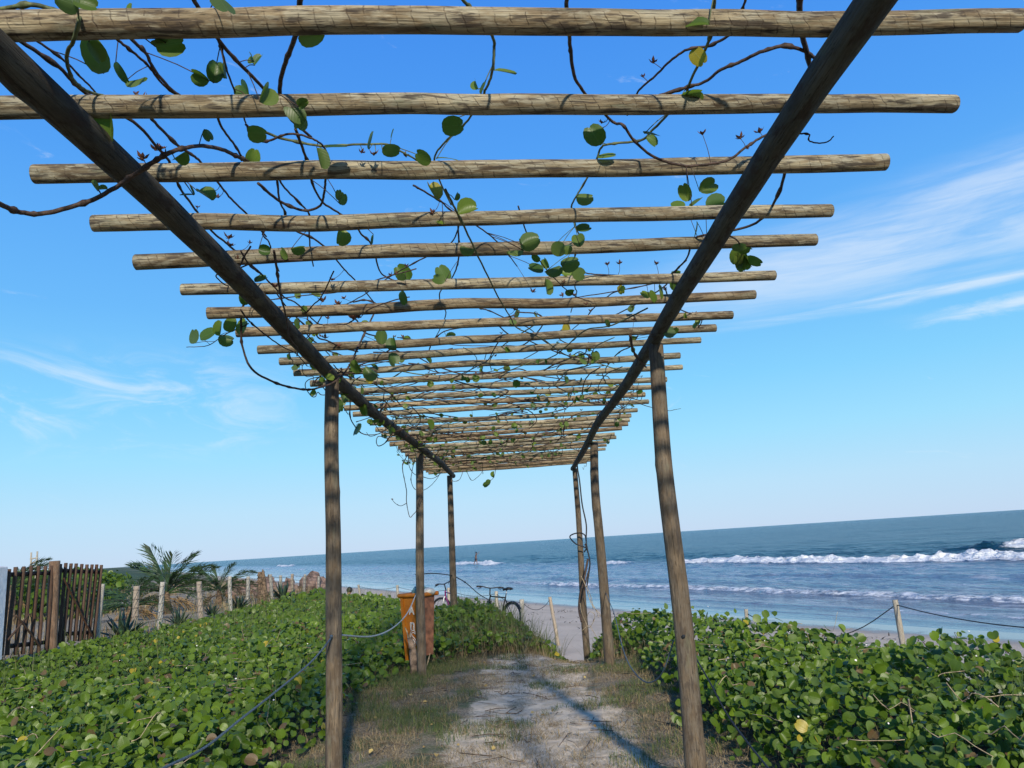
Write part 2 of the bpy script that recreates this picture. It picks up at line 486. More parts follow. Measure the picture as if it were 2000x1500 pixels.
def leaf_mat(name, base, var, yellow=0.03, trans=0.32, rough=0.4, use_tint=True):
    m, t = new_mat(name)
    uvn = t.coord('UV'); u, v, _ = t.sep(uvn)
    rn = t.attr('tint', 'Fac') if use_tint else t.rnd()
    c = t.mix(t.mapr(rn, 0.0, 0.97, smooth=False), base, var)
    c = t.mix(t.mapr(rn, 1 - yellow - 0.005, 1 - yellow + 0.005), c, (0.42, 0.33, 0.03, 1))
    if use_tint: c = t.mix(t.math('MULTIPLY', t.mapr(rn, 0.964, 0.968), t.mapr(rn, 0.982, 0.980)), c, (0.16, 0.10, 0.05, 1))
    # side veins running outward from the midrib
    au = t.math('ABSOLUTE', t.math('SUBTRACT', u, 0.5))
    vv = t.math('FRACT', t.math('MULTIPLY', t.math('SUBTRACT', v, t.math('MULTIPLY', au, 0.75)), 7.0))
    vein = t.mapr(t.math('ABSOLUTE', t.math('SUBTRACT', vv, 0.5)), 0.0, 0.10, 1, 0)
    mid = t.mapr(au, 0.0, 0.025, 1, 0)
    vein = t.math('MAXIMUM', t.math('MULTIPLY', vein, 0.35), t.math('MULTIPLY', mid, 0.7))
    c = t.mix(t.math('MULTIPLY', vein, 0.55), c, (0.20, 0.30, 0.07, 1))
    n = t.noise(t.coord('Object'), 40, 3, 0.6)
    c = t.mix(t.math('MULTIPLY', t.mapr(n, 0.58, 0.75), 0.35), c, (0.10, 0.09, 0.02, 1))
    geo = t.n.new('ShaderNodeNewGeometry')
    c = t.mix(t.math('MULTIPLY', geo.outputs['Backfacing'], 0.35), c, (0.16, 0.22, 0.10, 1))
    nb = t.bump(vein, 0.35, 0.002)
    p = t.bsdf(c, rough, nb, 0.42)
    tr = t.n.new('ShaderNodeBsdfTranslucent'); tc = t.mix(0.5, c, (0.20, 0.34, 0.02, 1)); t.l.new(tc, tr.inputs['Color'])
    mx = t.n.new('ShaderNodeMixShader'); mx.inputs[0].default_value = trans
    t.l.new(p, mx.inputs[1]); t.l.new(tr.outputs[0], mx.inputs[2]); t.out(mx.outputs[0]); return m


COVER_M = leaf_mat('creeper leaves', (0.034, 0.074, 0.010, 1), (0.150, 0.240, 0.018, 1), yellow=0.012)
VLEAF_M = leaf_mat('vine leaves', (0.045, 0.105, 0.018, 1), (0.19, 0.27, 0.04, 1), yellow=0.02, use_tint=False, trans=0.45)
PALM_M = leaf_mat('palm leaflets', (0.020, 0.055, 0.022, 1), (0.05, 0.10, 0.035, 1), yellow=0.0, trans=0.15)


def plain(name, col, rough=0.7, spec=0.4, metal=0.0, var=0.15, scale=20, bumpd=0.003, dark=None):
    m, t = new_mat(name); v = t.coord('Object')
    n = t.noise(v, scale, 4, 0.6)
    d = tuple(c * (1 - var * 2) for c in col) if dark is None else dark
    b = tuple(min(1, c * (1 + var)) for c in col)
    c = t.mix(t.mapr(n, 0.3, 0.7), (*d, 1), (*b, 1))
    t.out(t.bsdf(c, rough, t.bump(n, 0.5, bumpd), spec, metal)); return m


def tint_mat(name, a, b, rough=0.8, spec=0.2, trans=0.0):
    m, t = new_mat(name); f = t.attr('tint', 'Fac')
    c = t.mix(f, (*a, 1), (*b, 1)); p = t.bsdf(c, rough, None, spec)
    if trans:
        tr = t.n.new('ShaderNodeBsdfTranslucent'); t.l.new(c, tr.inputs['Color'])
        mx = t.n.new('ShaderNodeMixShader'); mx.inputs[0].default_value = trans
        t.l.new(p, mx.inputs[1]); t.l.new(tr.outputs[0], mx.inputs[2]); p = mx.outputs[0]
    t.out(p); return m


STEM_M = plain('dark vine bark', (0.070, 0.045, 0.034), 0.8, var=0.35, scale=60)
GREEN_STEM_M = plain('green vine stem', (0.12, 0.14, 0.055), 0.65, var=0.3, scale=40)
DRY_STEM_M = plain('dry pale stem', (0.38, 0.30, 0.19), 0.85, var=0.3, scale=30)
POD_M = plain('brown seed pod', (0.14, 0.055, 0.03), 0.7, var=0.35, scale=150)
ROPE_BLUE_M = plain('blue grey rope', (0.09, 0.125, 0.16), 0.7, var=0.25, scale=150)
ROPE_WHITE_M = plain('pale rope', (0.50, 0.50, 0.47), 0.7, var=0.2, scale=150)
ROPE_BLACK_M = plain('black rope', (0.018, 0.020, 0.024), 0.6, var=0.2, scale=150)
GRASS_M = tint_mat('grass blades', (0.045, 0.10, 0.022), (0.20, 0.21, 0.075), 0.6, 0.3, 0.25)
DRY_M = tint_mat('dry grass blades', (0.17, 0.115, 0.055), (0.42, 0.34, 0.20), 0.85, 0.15, 0.15)
ROCK_M = plain('pinkish rock', (0.21, 0.145, 0.12), 0.9, var=0.35, scale=4, bumpd=0.04)
WALL_M = plain('white painted plaster', (0.72, 0.74, 0.76), 0.85, var=0.06, scale=12, bumpd=0.02)
BLACKM = plain('black rubber and paint', (0.015, 0.015, 0.017), 0.5, var=0.2)
METAL = plain('steel', (0.45, 0.46, 0.48), 0.35, metal=0.9, var=0.1)
WHITE_PAINT = plain('white paint', (0.75, 0.75, 0.73), 0.4, var=0.05)
PINK_PAINT = plain('magenta paint', (0.30, 0.02, 0.16), 0.4, var=0.1)
SKIN = plain('skin', (0.30, 0.17, 0.11), 0.6, var=0.08)
HAIR = plain('black hair', (0.012, 0.010, 0.010), 0.6, var=0.2, scale=200)
SHIRT = plain('pale shirt cloth', (0.58, 0.60, 0.64), 0.85, var=0.06, scale=30)
PINK_CLOTH = plain('pink cloth', (0.55, 0.22, 0.24), 0.85, var=0.1, scale=30)
DARK_CLOTH = plain('dark swim cloth', (0.03, 0.03, 0.05), 0.8, var=0.1, scale=30)


# ------------------------------------------------------------------ terrain
NX, NY = 0.888, 0.460        # towards the sea; the shore runs along (-NY, NX)
SEA_Z = -1.5


def S_of(x, y): return NX * x + NY * y
def T_of(x, y): return -NY * x + NX * y


def path_c(y):      # centre of the trodden path
    return 0.05 + 0.32 * sm(9.5, 13.0, y)


def ground_z(x, y):
    x = np.asarray(x, float); y = np.asarray(y, float); s = S_of(x, y)
    inpath = np.exp(-((x - 0.45) / 0.75) ** 2) * sm(8, 10, y)
    se = 5.95 - 1.05 * inpath + (fbm(T_of(x, y) * 0.35, 0 * x, 3, 5) - 0.5) * 0.9 * (1 - inpath)
    plat = 0.0 + 0.10 * sm(-1.5, -3.0, x) + 0.14 * sm(-4, -7.5, x) + 0.05 * sm(1.2, 2.2, x)
    plat = plat + 0.16 * sm(-9, -16, x) * sm(10, 30, y)
    plat = plat + 0.22 * np.exp(-(((x + 1.05) / 0.8) ** 2 + ((y - 13.2) / 1.2) ** 2)) + 0.16 * np.exp(-(((x - 2.0) / 0.7) ** 2 + ((y - 11.3) / 1.1) ** 2))
    plat = plat + (fbm(x * 1.1, y * 1.1, 4, 2) - 0.5) * 0.07
    plat = plat - 0.03 * np.exp(-((x - path_c(y)) / 0.55) ** 2)
    beach = -1.12 - (s - 8.5 - 1.3 * sm(30, 8, T_of(x, y))) * 0.0365 + (fbm(x * 0.9, y * 0.9, 3, 8) - 0.5) * 0.05 * sm(17, 12, s)
    beach = np.where(s > 40, -2.45 - (s - 40) * 0.01, beach); beach = np.maximum(beach, -6)
    k = sm(0, 2.5, s - se)
    far = sm(60, 400, np.hypot(x, y))
    return plat * (1 - k) + beach * k + 0 * far


def path_mask(x, y):
    w = 0.62 + 0.30 * (fbm(y * 0.9, 0 * y, 2, 21) - 0.5) - 0.20 * sm(10, 12.5, y) + 0.15 * sm(8, 5, y)
    return sm(w + 0.30, w - 0.15, np.abs(x - path_c(y)))


def cover_mask(x, y):
    """1 where the creeper grows"""
    s = S_of(x, y)
    el = -1.75 + 0.5 * (fbm(y * 0.8, 0 * y, 3, 31) - 0.5) + 1.95 * sm(10.2, 11.6, y) * sm(17, 15, y) + 0.25 * sm(8, 10, y)
    er = 1.22 + 0.5 * (fbm(y * 0.9, 0 * y, 3, 33) - 0.5) - 0.42 * sm(9.8, 11.3, y)
    se = 6.75 + (fbm(T_of(x, y) * 0.6, 0 * x, 3, 35) - 0.5) * 1.1
    se = se + 0.9 * np.exp(-((x - 1.3) / 0.6) ** 2) * sm(9, 11, y)
    left = sm(el + 0.05, el - 0.35, x) * sm(-7.25, -6.95, x + 0.25 * (fbm(y, 0 * y, 2, 37) - 0.5))
    right = sm(er - 0.05, er + 0.35, x)
    return np.maximum(left, right) * sm(se + 0.15, se - 0.35, s)


def axis(a, b, fine0, fine1, d, grow=1.22):
    xs = list(np.arange(fine0, fine1 + 1e-6, d)); st = d
    while xs[-1] < b: st *= grow; xs.append(xs[-1] + st)
    st = d; lo = [fine0]
    while lo[-1] > a: st *= grow; lo.append(lo[-1] - st)
    return np.array(lo[1:][::-1] + xs)


def build_ground():
    xs = axis(-9000, 9000, -8.5, 6, 0.085, 1.13); ys = axis(-9000, 12000, 2.5, 17, 0.085, 1.10)
    X, Y = np.meshgrid(xs, ys); Z = ground_z(X, Y)
    pm = path_mask(X, Y)
    Z = Z + (fbm(X * 5, Y * 5, 3, 41) - 0.5) * 0.035 * (1 - sm(15, 25, np.hypot(X, Y)))
    V = np.stack([X, Y, Z], -1).reshape(-1, 3); nx = len(xs); ny = len(ys)
    i = np.arange(ny - 1)[:, None] * nx; j = np.arange(nx - 1)[None, :]
    q = np.stack([i + j, i + j + 1, i + nx + j + 1, i + nx + j], -1).reshape(-1, 4)
    m, t = new_mat('sandy dune ground')
    P = t.coord('Object'); x, y, z = t.sep(P)
    n1 = t.noise(P, 1.7, 6, 0.65); n2 = t.noise(P, 9, 5, 0.65); n3 = t.noise(P, 60, 4, 0.7); n4 = t.noise(t.vmul(P, (1, .6, 1)), 4.2, 5, 0.6)
    sand = t.mix(t.mapr(n2, 0.35, 0.65), (0.70, 0.58, 0.43, 1), (0.48, 0.385, 0.27, 1))
    litter = t.mix(t.mapr(n3, 0.3, 0.7), (0.075, 0.055, 0.035, 1), (0.40, 0.32, 0.21, 1))
    green = t.mix(n3, (0.045, 0.07, 0.025, 1), (0.13, 0.14, 0.06, 1))
    pmk = t.attr('path_wear'); bm = t.attr('beach'); cv = t.attr('cover')
    # bare sand shows in ragged islands in the trodden strip
    bare = t.mapr(t.math('ADD', t.math('MULTIPLY', pmk, 0.36), t.math('ADD', t.math('MULTIPLY', n4, 0.62), t.math('MULTIPLY', n3, 0.28))), 0.64, 0.80)
    soil = t.mix(t.mapr(n1, 0.42, 0.6), litter, green)
    soil = t.mix(t.mapr(n2, 0.5, 0.7), soil, litter)
    c = t.mix(bare, soil, sand)
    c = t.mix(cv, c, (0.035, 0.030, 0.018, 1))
    dry = t.mix(t.mapr(n1, 0.4, 0.62), (0.30, 0.245, 0.17, 1), (0.15, 0.125, 0.075, 1))
    c = t.mix(t.attr('yard'), c, t.mix(t.mapr(n3, 0.35, 0.7), dry, (0.34, 0.29, 0.22, 1)))
    bs = t.mix(t.mapr(t.noise(t.vmul(P, (1, 1, 1)), 0.7, 5, 0.6), 0.4, 0.65), (0.56, 0.46, 0.36, 1), (0.48, 0.39, 0.30, 1))
    bs = t.mix(t.math('MULTIPLY', t.mapr(n2, 0.62, 0.7), 0.35), bs, (0.22, 0.19, 0.16, 1))
    s_ = t.math('ADD', t.math('MULTIPLY', x, NX), t.math('MULTIPLY', y, NY))
    wet = t.mapr(t.math('ADD', s_, t.math('MULTIPLY', n1, 2.0)), 18.2, 20.0)
    bs = t.mix(wet, bs, (0.17, 0.145, 0.125, 1))
    c = t.mix(bm, c, bs)
    rough = t.mix(t.math('MULTIPLY', wet, bm), (0.92, 0.92, 0.92, 1), (0.10, 0.10, 0.10, 1))
    c = t.mix(t.math('MULTIPLY', t.mapr(y, 48, 75), t.math('SUBTRACT', 1.0, bm)), c, (0.045, 0.075, 0.03, 1))
    h = t.math('ADD', t.math('MULTIPLY', n3, 0.5), n2)
    nb = t.bump(h, 0.7, t.mapr(wet, 0, 1, 0.03, 0.001))
    t.out(t.bsdf(c, rough, nb, 0.35))
    s = S_of(X, Y)
    beach = sm(6.6, 7.6, s + (fbm(X * 2, Y * 2, 3, 51) - 0.5) * 1.2)
    gap = np.exp(-((X - 0.55) / 0.4) ** 2) * sm(11.2, 12.2, Y)
    beach = np.maximum(beach, gap)
    yard = sm(-7.0, -7.5, X) * (1 - beach)
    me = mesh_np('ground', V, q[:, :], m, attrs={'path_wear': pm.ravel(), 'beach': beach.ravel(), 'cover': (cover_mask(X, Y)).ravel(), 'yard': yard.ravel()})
    tag(add('ground', me), kind='structure')


build_ground()


# ------------------------------------------------------------------ sea, local X to sea, local Y along the shore
def bell(v, c, w): return np.exp(-((v - c) / w) ** 2)


def build_sea():
    ss = [15.5]; d = 0.13
    while ss[-1] < 30000:
        a = ss[-1]
        d = 0.13 if a < 30 else (0.22 if a < 70 else min(d * 1.12, 4000))
        ss.append(a + d)
    ts = [-12.0]; 
    while ts[-1] < 40000:
        a = ts[-1]; d = 0.16 if a < 35 else (0.16 + (a - 35) * 0.0068 if a < 300 else (a - 35) * 0.03)
        ts.append(a + d)
    lo = [-12.0]; d = .5
    while lo[-1] > -40000: d *= 1.4; lo.append(lo[-1] - d)
    ts = np.array(lo[1:][::-1] + ts); ss = np.array(ss)
    Sg, Tg = np.meshgrid(ss, ts)
    wob = (fbm(Tg * 0.045, 0 * Tg, 3, 61) - 0.5) * 5.0
    Z = np.zeros_like(Sg); foam = np.zeros_like(Sg)
    near = sm(600, 120, np.abs(Tg)) 
    # open swell
    Z += sm(24, 60, Sg) * (fbm(Sg * 0.28, Tg * 0.10, 4, 63) - 0.5) * 0.55 * sm(3000, 300, Sg)
    Z += sm(20, 30, Sg) * sm(130, 60, Sg) * (fbm(Sg * 1.3, Tg * 0.6, 3, 66) - 0.5) * 0.20
    # breakers: (line, height, half width, t mask, lumpiness)
    def line(c, hgt, wf, wb, mask, lump, fwid, fden, seed, wobk=1.0):
        nonlocal Z, foam
        cc = c + wob * wobk + (fbm(Tg * 0.16, 0 * Tg, 3, seed) - 0.5) * 2.4 * wobk
        e = Sg - cc
        prof = np.where(e < 0, np.exp(-(e / wf) ** 2), np.exp(-(e / wb) ** 2))
        lum = 1 + lump * (fbm(Sg * 1.4, Tg * 1.4, 3, seed + 1) - 0.5) * 2
        Z = Z + hgt * prof * mask * lum
        f = sm(-wf * 1.9, -wf * 0.9, e) * sm(fwid, fwid * 0.1, e)
        foam = np.maximum(foam, f * fden * (0.55 + 0.45 * mask))
        return e
    tm = np.clip(sm(2, 8, Tg) * sm(63, 58, Tg) * 1.0 + 0.55 * sm(66, 68, Tg) * sm(74, 71, Tg) + 0.9 * sm(95, 99, Tg) * sm(124, 119, Tg) + 0.9 * sm(236, 245, Tg) * sm(280, 270, Tg)
                 + 0.25 * sm(63, 64, Tg) * sm(97, 95, Tg), 0, 1)
    tm = tm * (0.55 + 0.45 * sm(14, 34, Tg)) * (0.65 + 0.7 * (fbm(Tg * 0.22, 0 * Tg, 3, 71) - 0.25))
    line(48.5, 0.42, 0.8, 2.2, np.clip(tm, 0.12, 1), 0.6, 1.9, np.clip(tm * 1.25, 0, 1), 72)
    tm2 = sm(-30, -20, Tg) * sm(44, 38, Tg)
    line(63.0, 0.60, 0.8, 3.0, np.clip(tm2 + 0.15, 0, 1), 0.5, 1.8, tm2 * sm(40, 36, Tg) * 0.95, 76)
    tm3 = sm(-20, -5, Tg) * sm(70, 45, Tg)
    line(26.6, 0.17, 0.35, 1.6, np.clip(tm3, 0.2, 1), 0.5, 0.8, 0.55 * np.clip(tm3, 0.35, 1), 79, 0.25)
    line(30.8, 0.20, 0.4, 1.8, np.clip(fbm(Tg * 0.08, 0 * Tg, 2, 90) * 2 - 0.6, 0, 1), 0.4, 0.8, 0.55 * sm(0.45, 0.6, fbm(Tg * 0.12, 0 * Tg, 3, 83)), 82, 0.3)
    line(36.0, 0.20, 0.5, 2.2, np.clip(fbm(Tg * 0.07, 0 * Tg, 2, 93) * 2 - 0.5, 0, 1), 0.4, 0.9, 0.55 * sm(0.48, 0.6, fbm(Tg * 0.10, 0 * Tg, 3, 86)), 85, 0.5)
    line(22.8, 0.05, 0.16, 0.9, 0 * Tg + 1, 0.2, 0.28, 0.5 * sm(0.4, 0.6, fbm(Tg * 0.3, 0 * Tg, 3, 89)), 88, 0.12)
    line(20.9, 0.025, 0.10, 0.6, 0 * Tg + 1, 0.2, 0.12, 0.35 * sm(0.45, 0.6, fbm(Tg * 0.3, 0 * Tg, 3, 95)), 94, 0.1)
    # splash lumps on the main breaker
    rg = np.random.default_rng(5)
    sp = sm(0.2, 1, foam) * bell(Sg, 48.5 + wob, 3)
    Z += sp * np.maximum(0, fbm(Sg * 2.3, Tg * 2.3, 3, 97) - 0.5) * 0.6
    V = np.stack([Sg, Tg, Z], -1).reshape(-1, 3); nx = len(ss); ny = len(ts)
    i = np.arange(ny - 1)[:, None] * nx; j = np.arange(nx - 1)[None, :]
    q = np.stack([i + j, i + j + 1, i + nx + j + 1, i + nx + j], -1).reshape(-1, 4)
    m, t = new_mat('sea water')
    P = t.coord('Object'); x, y, z = t.sep(P)
    fo = t.attr('foam')
    fn = t.noise(t.vmul(P, (2.2, 1.1, 1)), 1.8, 6, 0.72)
    fn2 = t.noise(t.vmul(P, (1.0, 0.28, 1)), 0.9, 6, 0.68, 0.8)
    ffac = t.mapr(t.math('ADD', fo, t.math('MULTIPLY', t.math('SUBTRACT', fn, 0.5), 1.3)), 0.36, 0.72)
    # thin lace of foam inside the surf zone
    zone = t.math('MULTIPLY', t.mapr(x, 19, 25), t.mapr(x, 52, 44))
    lace = t.math('MULTIPLY', t.math('MULTIPLY', t.mapr(fn2, 0.50, 0.62), zone), t.mapr(fn, 0.3, 0.65, 0.2, 1.0))
    caps = t.math('MULTIPLY', t.math('MULTIPLY', t.mapr(t.noise(t.vmul(P, (0.5, 0.16, 1)), 1.0, 5, 0.7), 0.70, 0.76), t.mapr(x, 60, 80)), 0.5)
    ffac = t.math('MAXIMUM', ffac, t.math('MAXIMUM', t.math('MULTIPLY', lace, 0.55), caps), clamp=True)
    far = t.mapr(x, 40, 58)
    deep = t.mix(t.noise(t.vmul(P, (0.05, 0.012, 1)), 1.0, 4, 0.6), (0.006, 0.040, 0.075, 1), (0.014, 0.078, 0.115, 1))
    surf = t.mix(t.mapr(x, 22, 34), (0.12, 0.135, 0.17, 1), (0.115, 0.185, 0.285, 1))
    c = t.mix(far, surf, deep)
    c = t.mix(ffac, c, (0.78, 0.80, 0.82, 1))
    # ripples; stronger off shore
    w1 = t.noise(t.vmul(P, (0.9, 0.34, 1)), 1.3, 5, 0.62, 0.3)
    w2 = t.noise(t.vmul(P, (2.6, 1.3, 1)), 1.7, 4, 0.6)
    w4 = t.noise(t.vmul(P, (1.5, 0.16, 1)), 1.0, 4, 0.6, 0.4)
    w3 = t.noise(t.vmul(P, (0.16, 0.055, 1)), 1.2, 5, 0.65, 0.3)
    h = t.math('ADD', t.math('ADD', t.math('MULTIPLY', w4, 0.45), t.math('MULTIPLY', w1, 0.30)), t.math('ADD', t.math('MULTIPLY', w2, 0.07), t.math('MULTIPLY', t.math('MULTIPLY', w3, far), 1.6)))
    amp = t.math('MULTIPLY', t.mapr(x, 18.5, 30, 0.03, 1.5), 1.0)
    nb = t.bump(h, 1.0, amp)
    rough = t.math('ADD', t.math('MULTIPLY', ffac, 0.6), t.mapr(x, 20, 60, 0.07, 0.22))
    t.out(t.bsdf(c, rough, nb, 0.5, ior=1.33))
    me = mesh_np('sea', V, q, m, attrs={'foam': foam.ravel()})
    mw = Matrix(((NX, -NY, 0, 0), (NY, NX, 0, 0), (0, 0, 1, SEA_Z), (0, 0, 0, 1)))
    tag(add('sea', me, mw=mw), kind='structure')
    return


build_sea()

#@@LEAVES
# ------------------------------------------------------------------ pergola
RAFT_Z = 2.785
BEAM_Z = 2.70
ends = [((-30, 52.5), (1993, 41), 53), ((-30, 211), (1862, 204), 43), ((68, 341), (1728, 316), 37), ((183, 437), (1622, 412), 29), ((266, 512), (1592, 468), 27),
        ((356, 566), (1512, 538), 22), ((407, 612), (1473, 575), 22), ((463, 649), (1429, 615), 18), ((505, 683), (1397, 641), 17), ((547, 705.6), (1367, 664), 15),
        ((575, 728), (1327, 694), 13), ((607, 748.7), (1331.5, 717), 13.5), ((640, 765), (1301, 741), 12), ((661, 781), (1283, 756), 12), ((673, 797), (1259, 770), 11),
        ((690, 809), (1266, 784), 11), ((723, 826), (1244, 801), 10), ((734, 839), (1232, 811), 9), ((746, 849), (1229, 820), 9), ((757, 858), (1226, 828), 9),
        ((762, 868), (1214, 836.6), 9), ((778, 875), (1200, 847.5), 8), ((784, 881), (1203, 854), 8), ((792, 888), (1190, 862), 7), ((799, 893), (1184, 869), 7), ((805, 899), (1182, 877), 7)]
pergola = thing('pergola', 'long rustic pergola of round poles carrying a creeping vine over the sandy path', 'pergola', (0, 0.7, 0))


def rafter(a, b, dia, k):
    rg = random.Random(k * 13 + 1)
    mids = [(0.3, (0, rg.uniform(-.012, .012), rg.uniform(-.010, .010))), (0.62, (0, rg.uniform(-.014, .014), rg.uniform(-.012, .012)))]
    if k in (5, 6, 10, 12, 18): mids = [(0.22, (0, 0, -0.012)), (0.48, (0, 0, 0.012)), (0.75, (0, 0.0, -0.010))]
    if k == 3: mids = [(0.5, (0, 0, -0.012))]
    sz = dia / 2
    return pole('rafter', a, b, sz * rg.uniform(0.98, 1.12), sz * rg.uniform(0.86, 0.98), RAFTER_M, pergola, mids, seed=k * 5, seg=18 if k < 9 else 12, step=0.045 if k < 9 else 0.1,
                wob=0.015, rough=0.085)


lastL = lastR = None
for k, (L, Rr, th) in enumerate(ends):
    a = atz(L[0], L[1], RAFT_Z); b = atz(Rr[0], Rr[1], RAFT_Z)
    m_ = ((a + b) / 2 - EYE) @ cf
    dia = min(0.068, max(0.050, th * m_ / F * (0.97 if k < 9 else 0.93)))
    rafter(a, b, dia, k); lastL, lastR = a, b
yl, yr = lastL[1], lastR[1]
for k in range(6):
    yl += (13.55 - lastL[1]) / 6; yr += (13.45 - lastR[1]) / 6
    rafter((-1.53 + random.uniform(-.04, .04), yl, RAFT_Z), (1.30 + random.uniform(-.1, .05), yr, RAFT_Z), 0.052, 40 + k)
rafter((-1.5, 1.15, RAFT_Z), (1.45, 1.42, RAFT_Z), 0.062, 50)

# beams: traced centre lines, each a single long pole of several joined lengths; one object per length
def beam(pts, r0, r1, seed):
    P = np.array(pts, float)
    d = np.linalg.norm(np.diff(P, axis=0), axis=1); tt = np.concatenate([[0], np.cumsum(d)]) / d.sum()
    mids = []
    for i in range(1, len(P) - 1):
        base = P[0] + (P[-1] - P[0]) * tt[i]; mids.append((tt[i], tuple(P[i] - base)))
    return pole('beam', P[0], P[-1], r0, r1, BEAM_M, pergola, mids, seed=seed, seg=20, step=0.07, wob=0.006, rough=0.045)


beam([(-1.17, 0.5, 2.7), (-1.16, 1.61, 2.7), (-1.145, 2.2, 2.7), (-1.17, 3.2, 2.705), (-1.20, 4.2, 2.695), (-1.24, 5.20, 2.70)], 0.046, 0.046, 301)
beam([(-1.238, 5.19, 2.70), (-1.245, 6.9, 2.70), (-1.19, 8.6, 2.705), (-1.15, 9.70, 2.70)], 0.048, 0.042, 302)
beam([(-1.15, 9.69, 2.70), (-1.12, 11.4, 2.71), (-1.13, 13.5, 2.70)], 0.044, 0.040, 303)
beam([(0.95, 0.5, 2.7), (0.92, 1.61, 2.7), (0.895, 2.3, 2.7), (0.895, 3.1, 2.70), (0.90, 4.0, 2.70), (0.92, 4.74, 2.70)], 0.045, 0.043, 304)
beam([(0.92, 4.73, 2.70), (0.93, 6.6, 2.70), (0.90, 8.4, 2.71), (0.93, 9.72, 2.70)], 0.043, 0.041, 305)
beam([(0.93, 9.71, 2.70), (0.96, 11.6, 2.70), (0.965, 13.45, 2.69)], 0.043, 0.040, 306)


def post(px_pts, y, r0, r1, seed, ztop=2.665, zbot=None, lab=None):
    """px_pts: centre line from the top down, on the vertical plane at depth y"""
    W = [aty(p[0], p[1], y) for p in px_pts]
    W.sort(key=lambda w: w[2])
    W[-1][2] = ztop
    gz = float(ground_z(W[0][0], y)) - 0.12
    b = W[0] + (W[0] - W[1]) * ((W[0][2] - gz) / max(0.2, (W[1][2] - W[0][2]))) * (1 if W[0][2] > gz else 0)
    b[2] = gz
    P = [b] + [w for w in W if w[2] > gz + 0.15]
    tt = [(p[2] - b[2]) / (P[-1][2] - b[2]) for p in P]
    mids = [(tt[i], tuple(P[i] - (b + (P[-1] - b) * tt[i]))) for i in range(1, len(P) - 1)]
    o = pole('post', b, P[-1], r0, r1, POST_M, pergola, mids, seed=seed, seg=22, step=0.05, wob=0.004, rough=0.045)
    if lab: o['label'] = lab
    return o


post([(649, 735), (646, 850), (651, 1000), (652, 1200), (652, 1490)], 5.18, 0.055, 0.047, 401)
post([(1281, 672), (1289, 780), (1294, 900), (1318, 1080), (1340, 1260), (1357, 1480)], 4.72, 0.063, 0.045, 402)
post([(819, 872), (820, 1000), (820, 1130), (824, 1310)], 9.68, 0.055, 0.046, 403)
post([(1160, 862), (1161, 950), (1170, 1040), (1180, 1150), (1190, 1285)], 9.7, 0.063, 0.050, 404)
post([(878, 925), (881, 1010), (884, 1110), (888, 1225)], 13.05, 0.060, 0.046, 405)
post([(1122, 912), (1130, 1010), (1136, 1120), (1139, 1190), (1143, 1235)], 13.2, 0.060, 0.042, 406)
for x in (-1.2, 0.97):
    pole('post', (x, 0.72, -0.12), (x, 0.72, 2.665), 0.055, 0.047, POST_M, pergola, seed=int(410 + x * 3), seg=14, step=0.1)
# ------------------------------------------------------------------ leaves
def leaf_proto(fine=2, fold=0.35, curl=0.15):
    if fine == 2:
        out = [(0.0, 0.0), (0.20, 0.02), (0.38, 0.14), (0.485, 0.36), (0.49, 0.60), (0.40, 0.83), (0.23, 0.985), (0.07, 0.97)]
        mid = [0.0, 0.07, 0.20, 0.38, 0.57, 0.74, 0.86, 0.90]; cols = (1.0, 0.55)
    else:
        out = [(0.0, 0.0), (0.33, 0.08), (0.49, 0.45), (0.40, 0.83), (0.16, 1.0)]
        mid = [0.0, 0.16, 0.45, 0.75, 0.90]; cols = (1.0,)
    V = []; idx = []
    def z(x, y): return fold * abs(x) ** 1.3 - curl * y * y * 0.6 - (0.10 * (abs(x) * 2) ** 3)
    for (ox, oy), my in zip(out, mid):
        row = []
        for side in (-1, 1):
            for c in (cols if side < 0 else cols[::-1]):
                x = side * ox * c; y = my + (oy - my) * c; row.append((x, y, z(x, y)))
            if side < 0: row.append((0, my, z(0, my)))
        idx.append([len(V) + i for i in range(len(row))]); V += row
    Fq = []
    for a, b in zip(idx[:-1], idx[1:]):
        for i in range(len(a) - 1): Fq.append([a[i], a[i + 1], b[i + 1], b[i]])
    V = np.array(V); uv = V[:, :2] + np.array([0.5, 0])
    return V, np.array(Fq), uv


def rand_frames(N, nrm, rg):
    """rotation matrices whose columns are side, along, normal"""
    nrm = nrm / np.linalg.norm(nrm, axis=1)[:, None]
    a = rg.normal(size=(N, 3)); a -= (a * nrm).sum(1)[:, None] * nrm
    a /= np.linalg.norm(a, axis=1)[:, None]
    s = np.cross(a, nrm)
    return np.stack([s, a, nrm], -1)


def scatter_mesh(name, protos, pos, rot, size, tint, mat):
    N = len(pos); which = np.arange(N) % len(protos); Vs = []; Fs = []; Us = []; Cs = []; off = 0
    for k, (V, Fq, uv) in enumerate(protos):
        mk = which == k; n = mk.sum()
        if n == 0: continue
        W = np.einsum('nij,vj->nvi', rot[mk], V) * size[mk][:, None, None] + pos[mk][:, None, :]
        Vs.append(W.reshape(-1, 3)); nv = len(V)
        Fs.append((Fq[None] + (np.arange(n) * nv)[:, None, None]).reshape(-1, 4) + off); off += n * nv
        Us.append(np.tile(uv, (n, 1))); Cs.append(np.repeat(np.stack([tint[mk]] * 3, -1), nv, axis=0))
    return mesh_np(name, np.concatenate(Vs), np.concatenate(Fs), mat, uv=np.concatenate(Us), cols=np.concatenate(Cs))


GPROTO = [leaf_proto(1, f, c) for f, c in ((0.6, 0.1), (1.0, 0.2), (0.3, 0.4), (1.3, 0.05))]
GPROTO_F = [leaf_proto(2, f, c) for f, c in ((0.6, 0.1), (1.0, 0.2), (0.3, 0.45), (1.35, 0.05), (0.8, -0.2))]


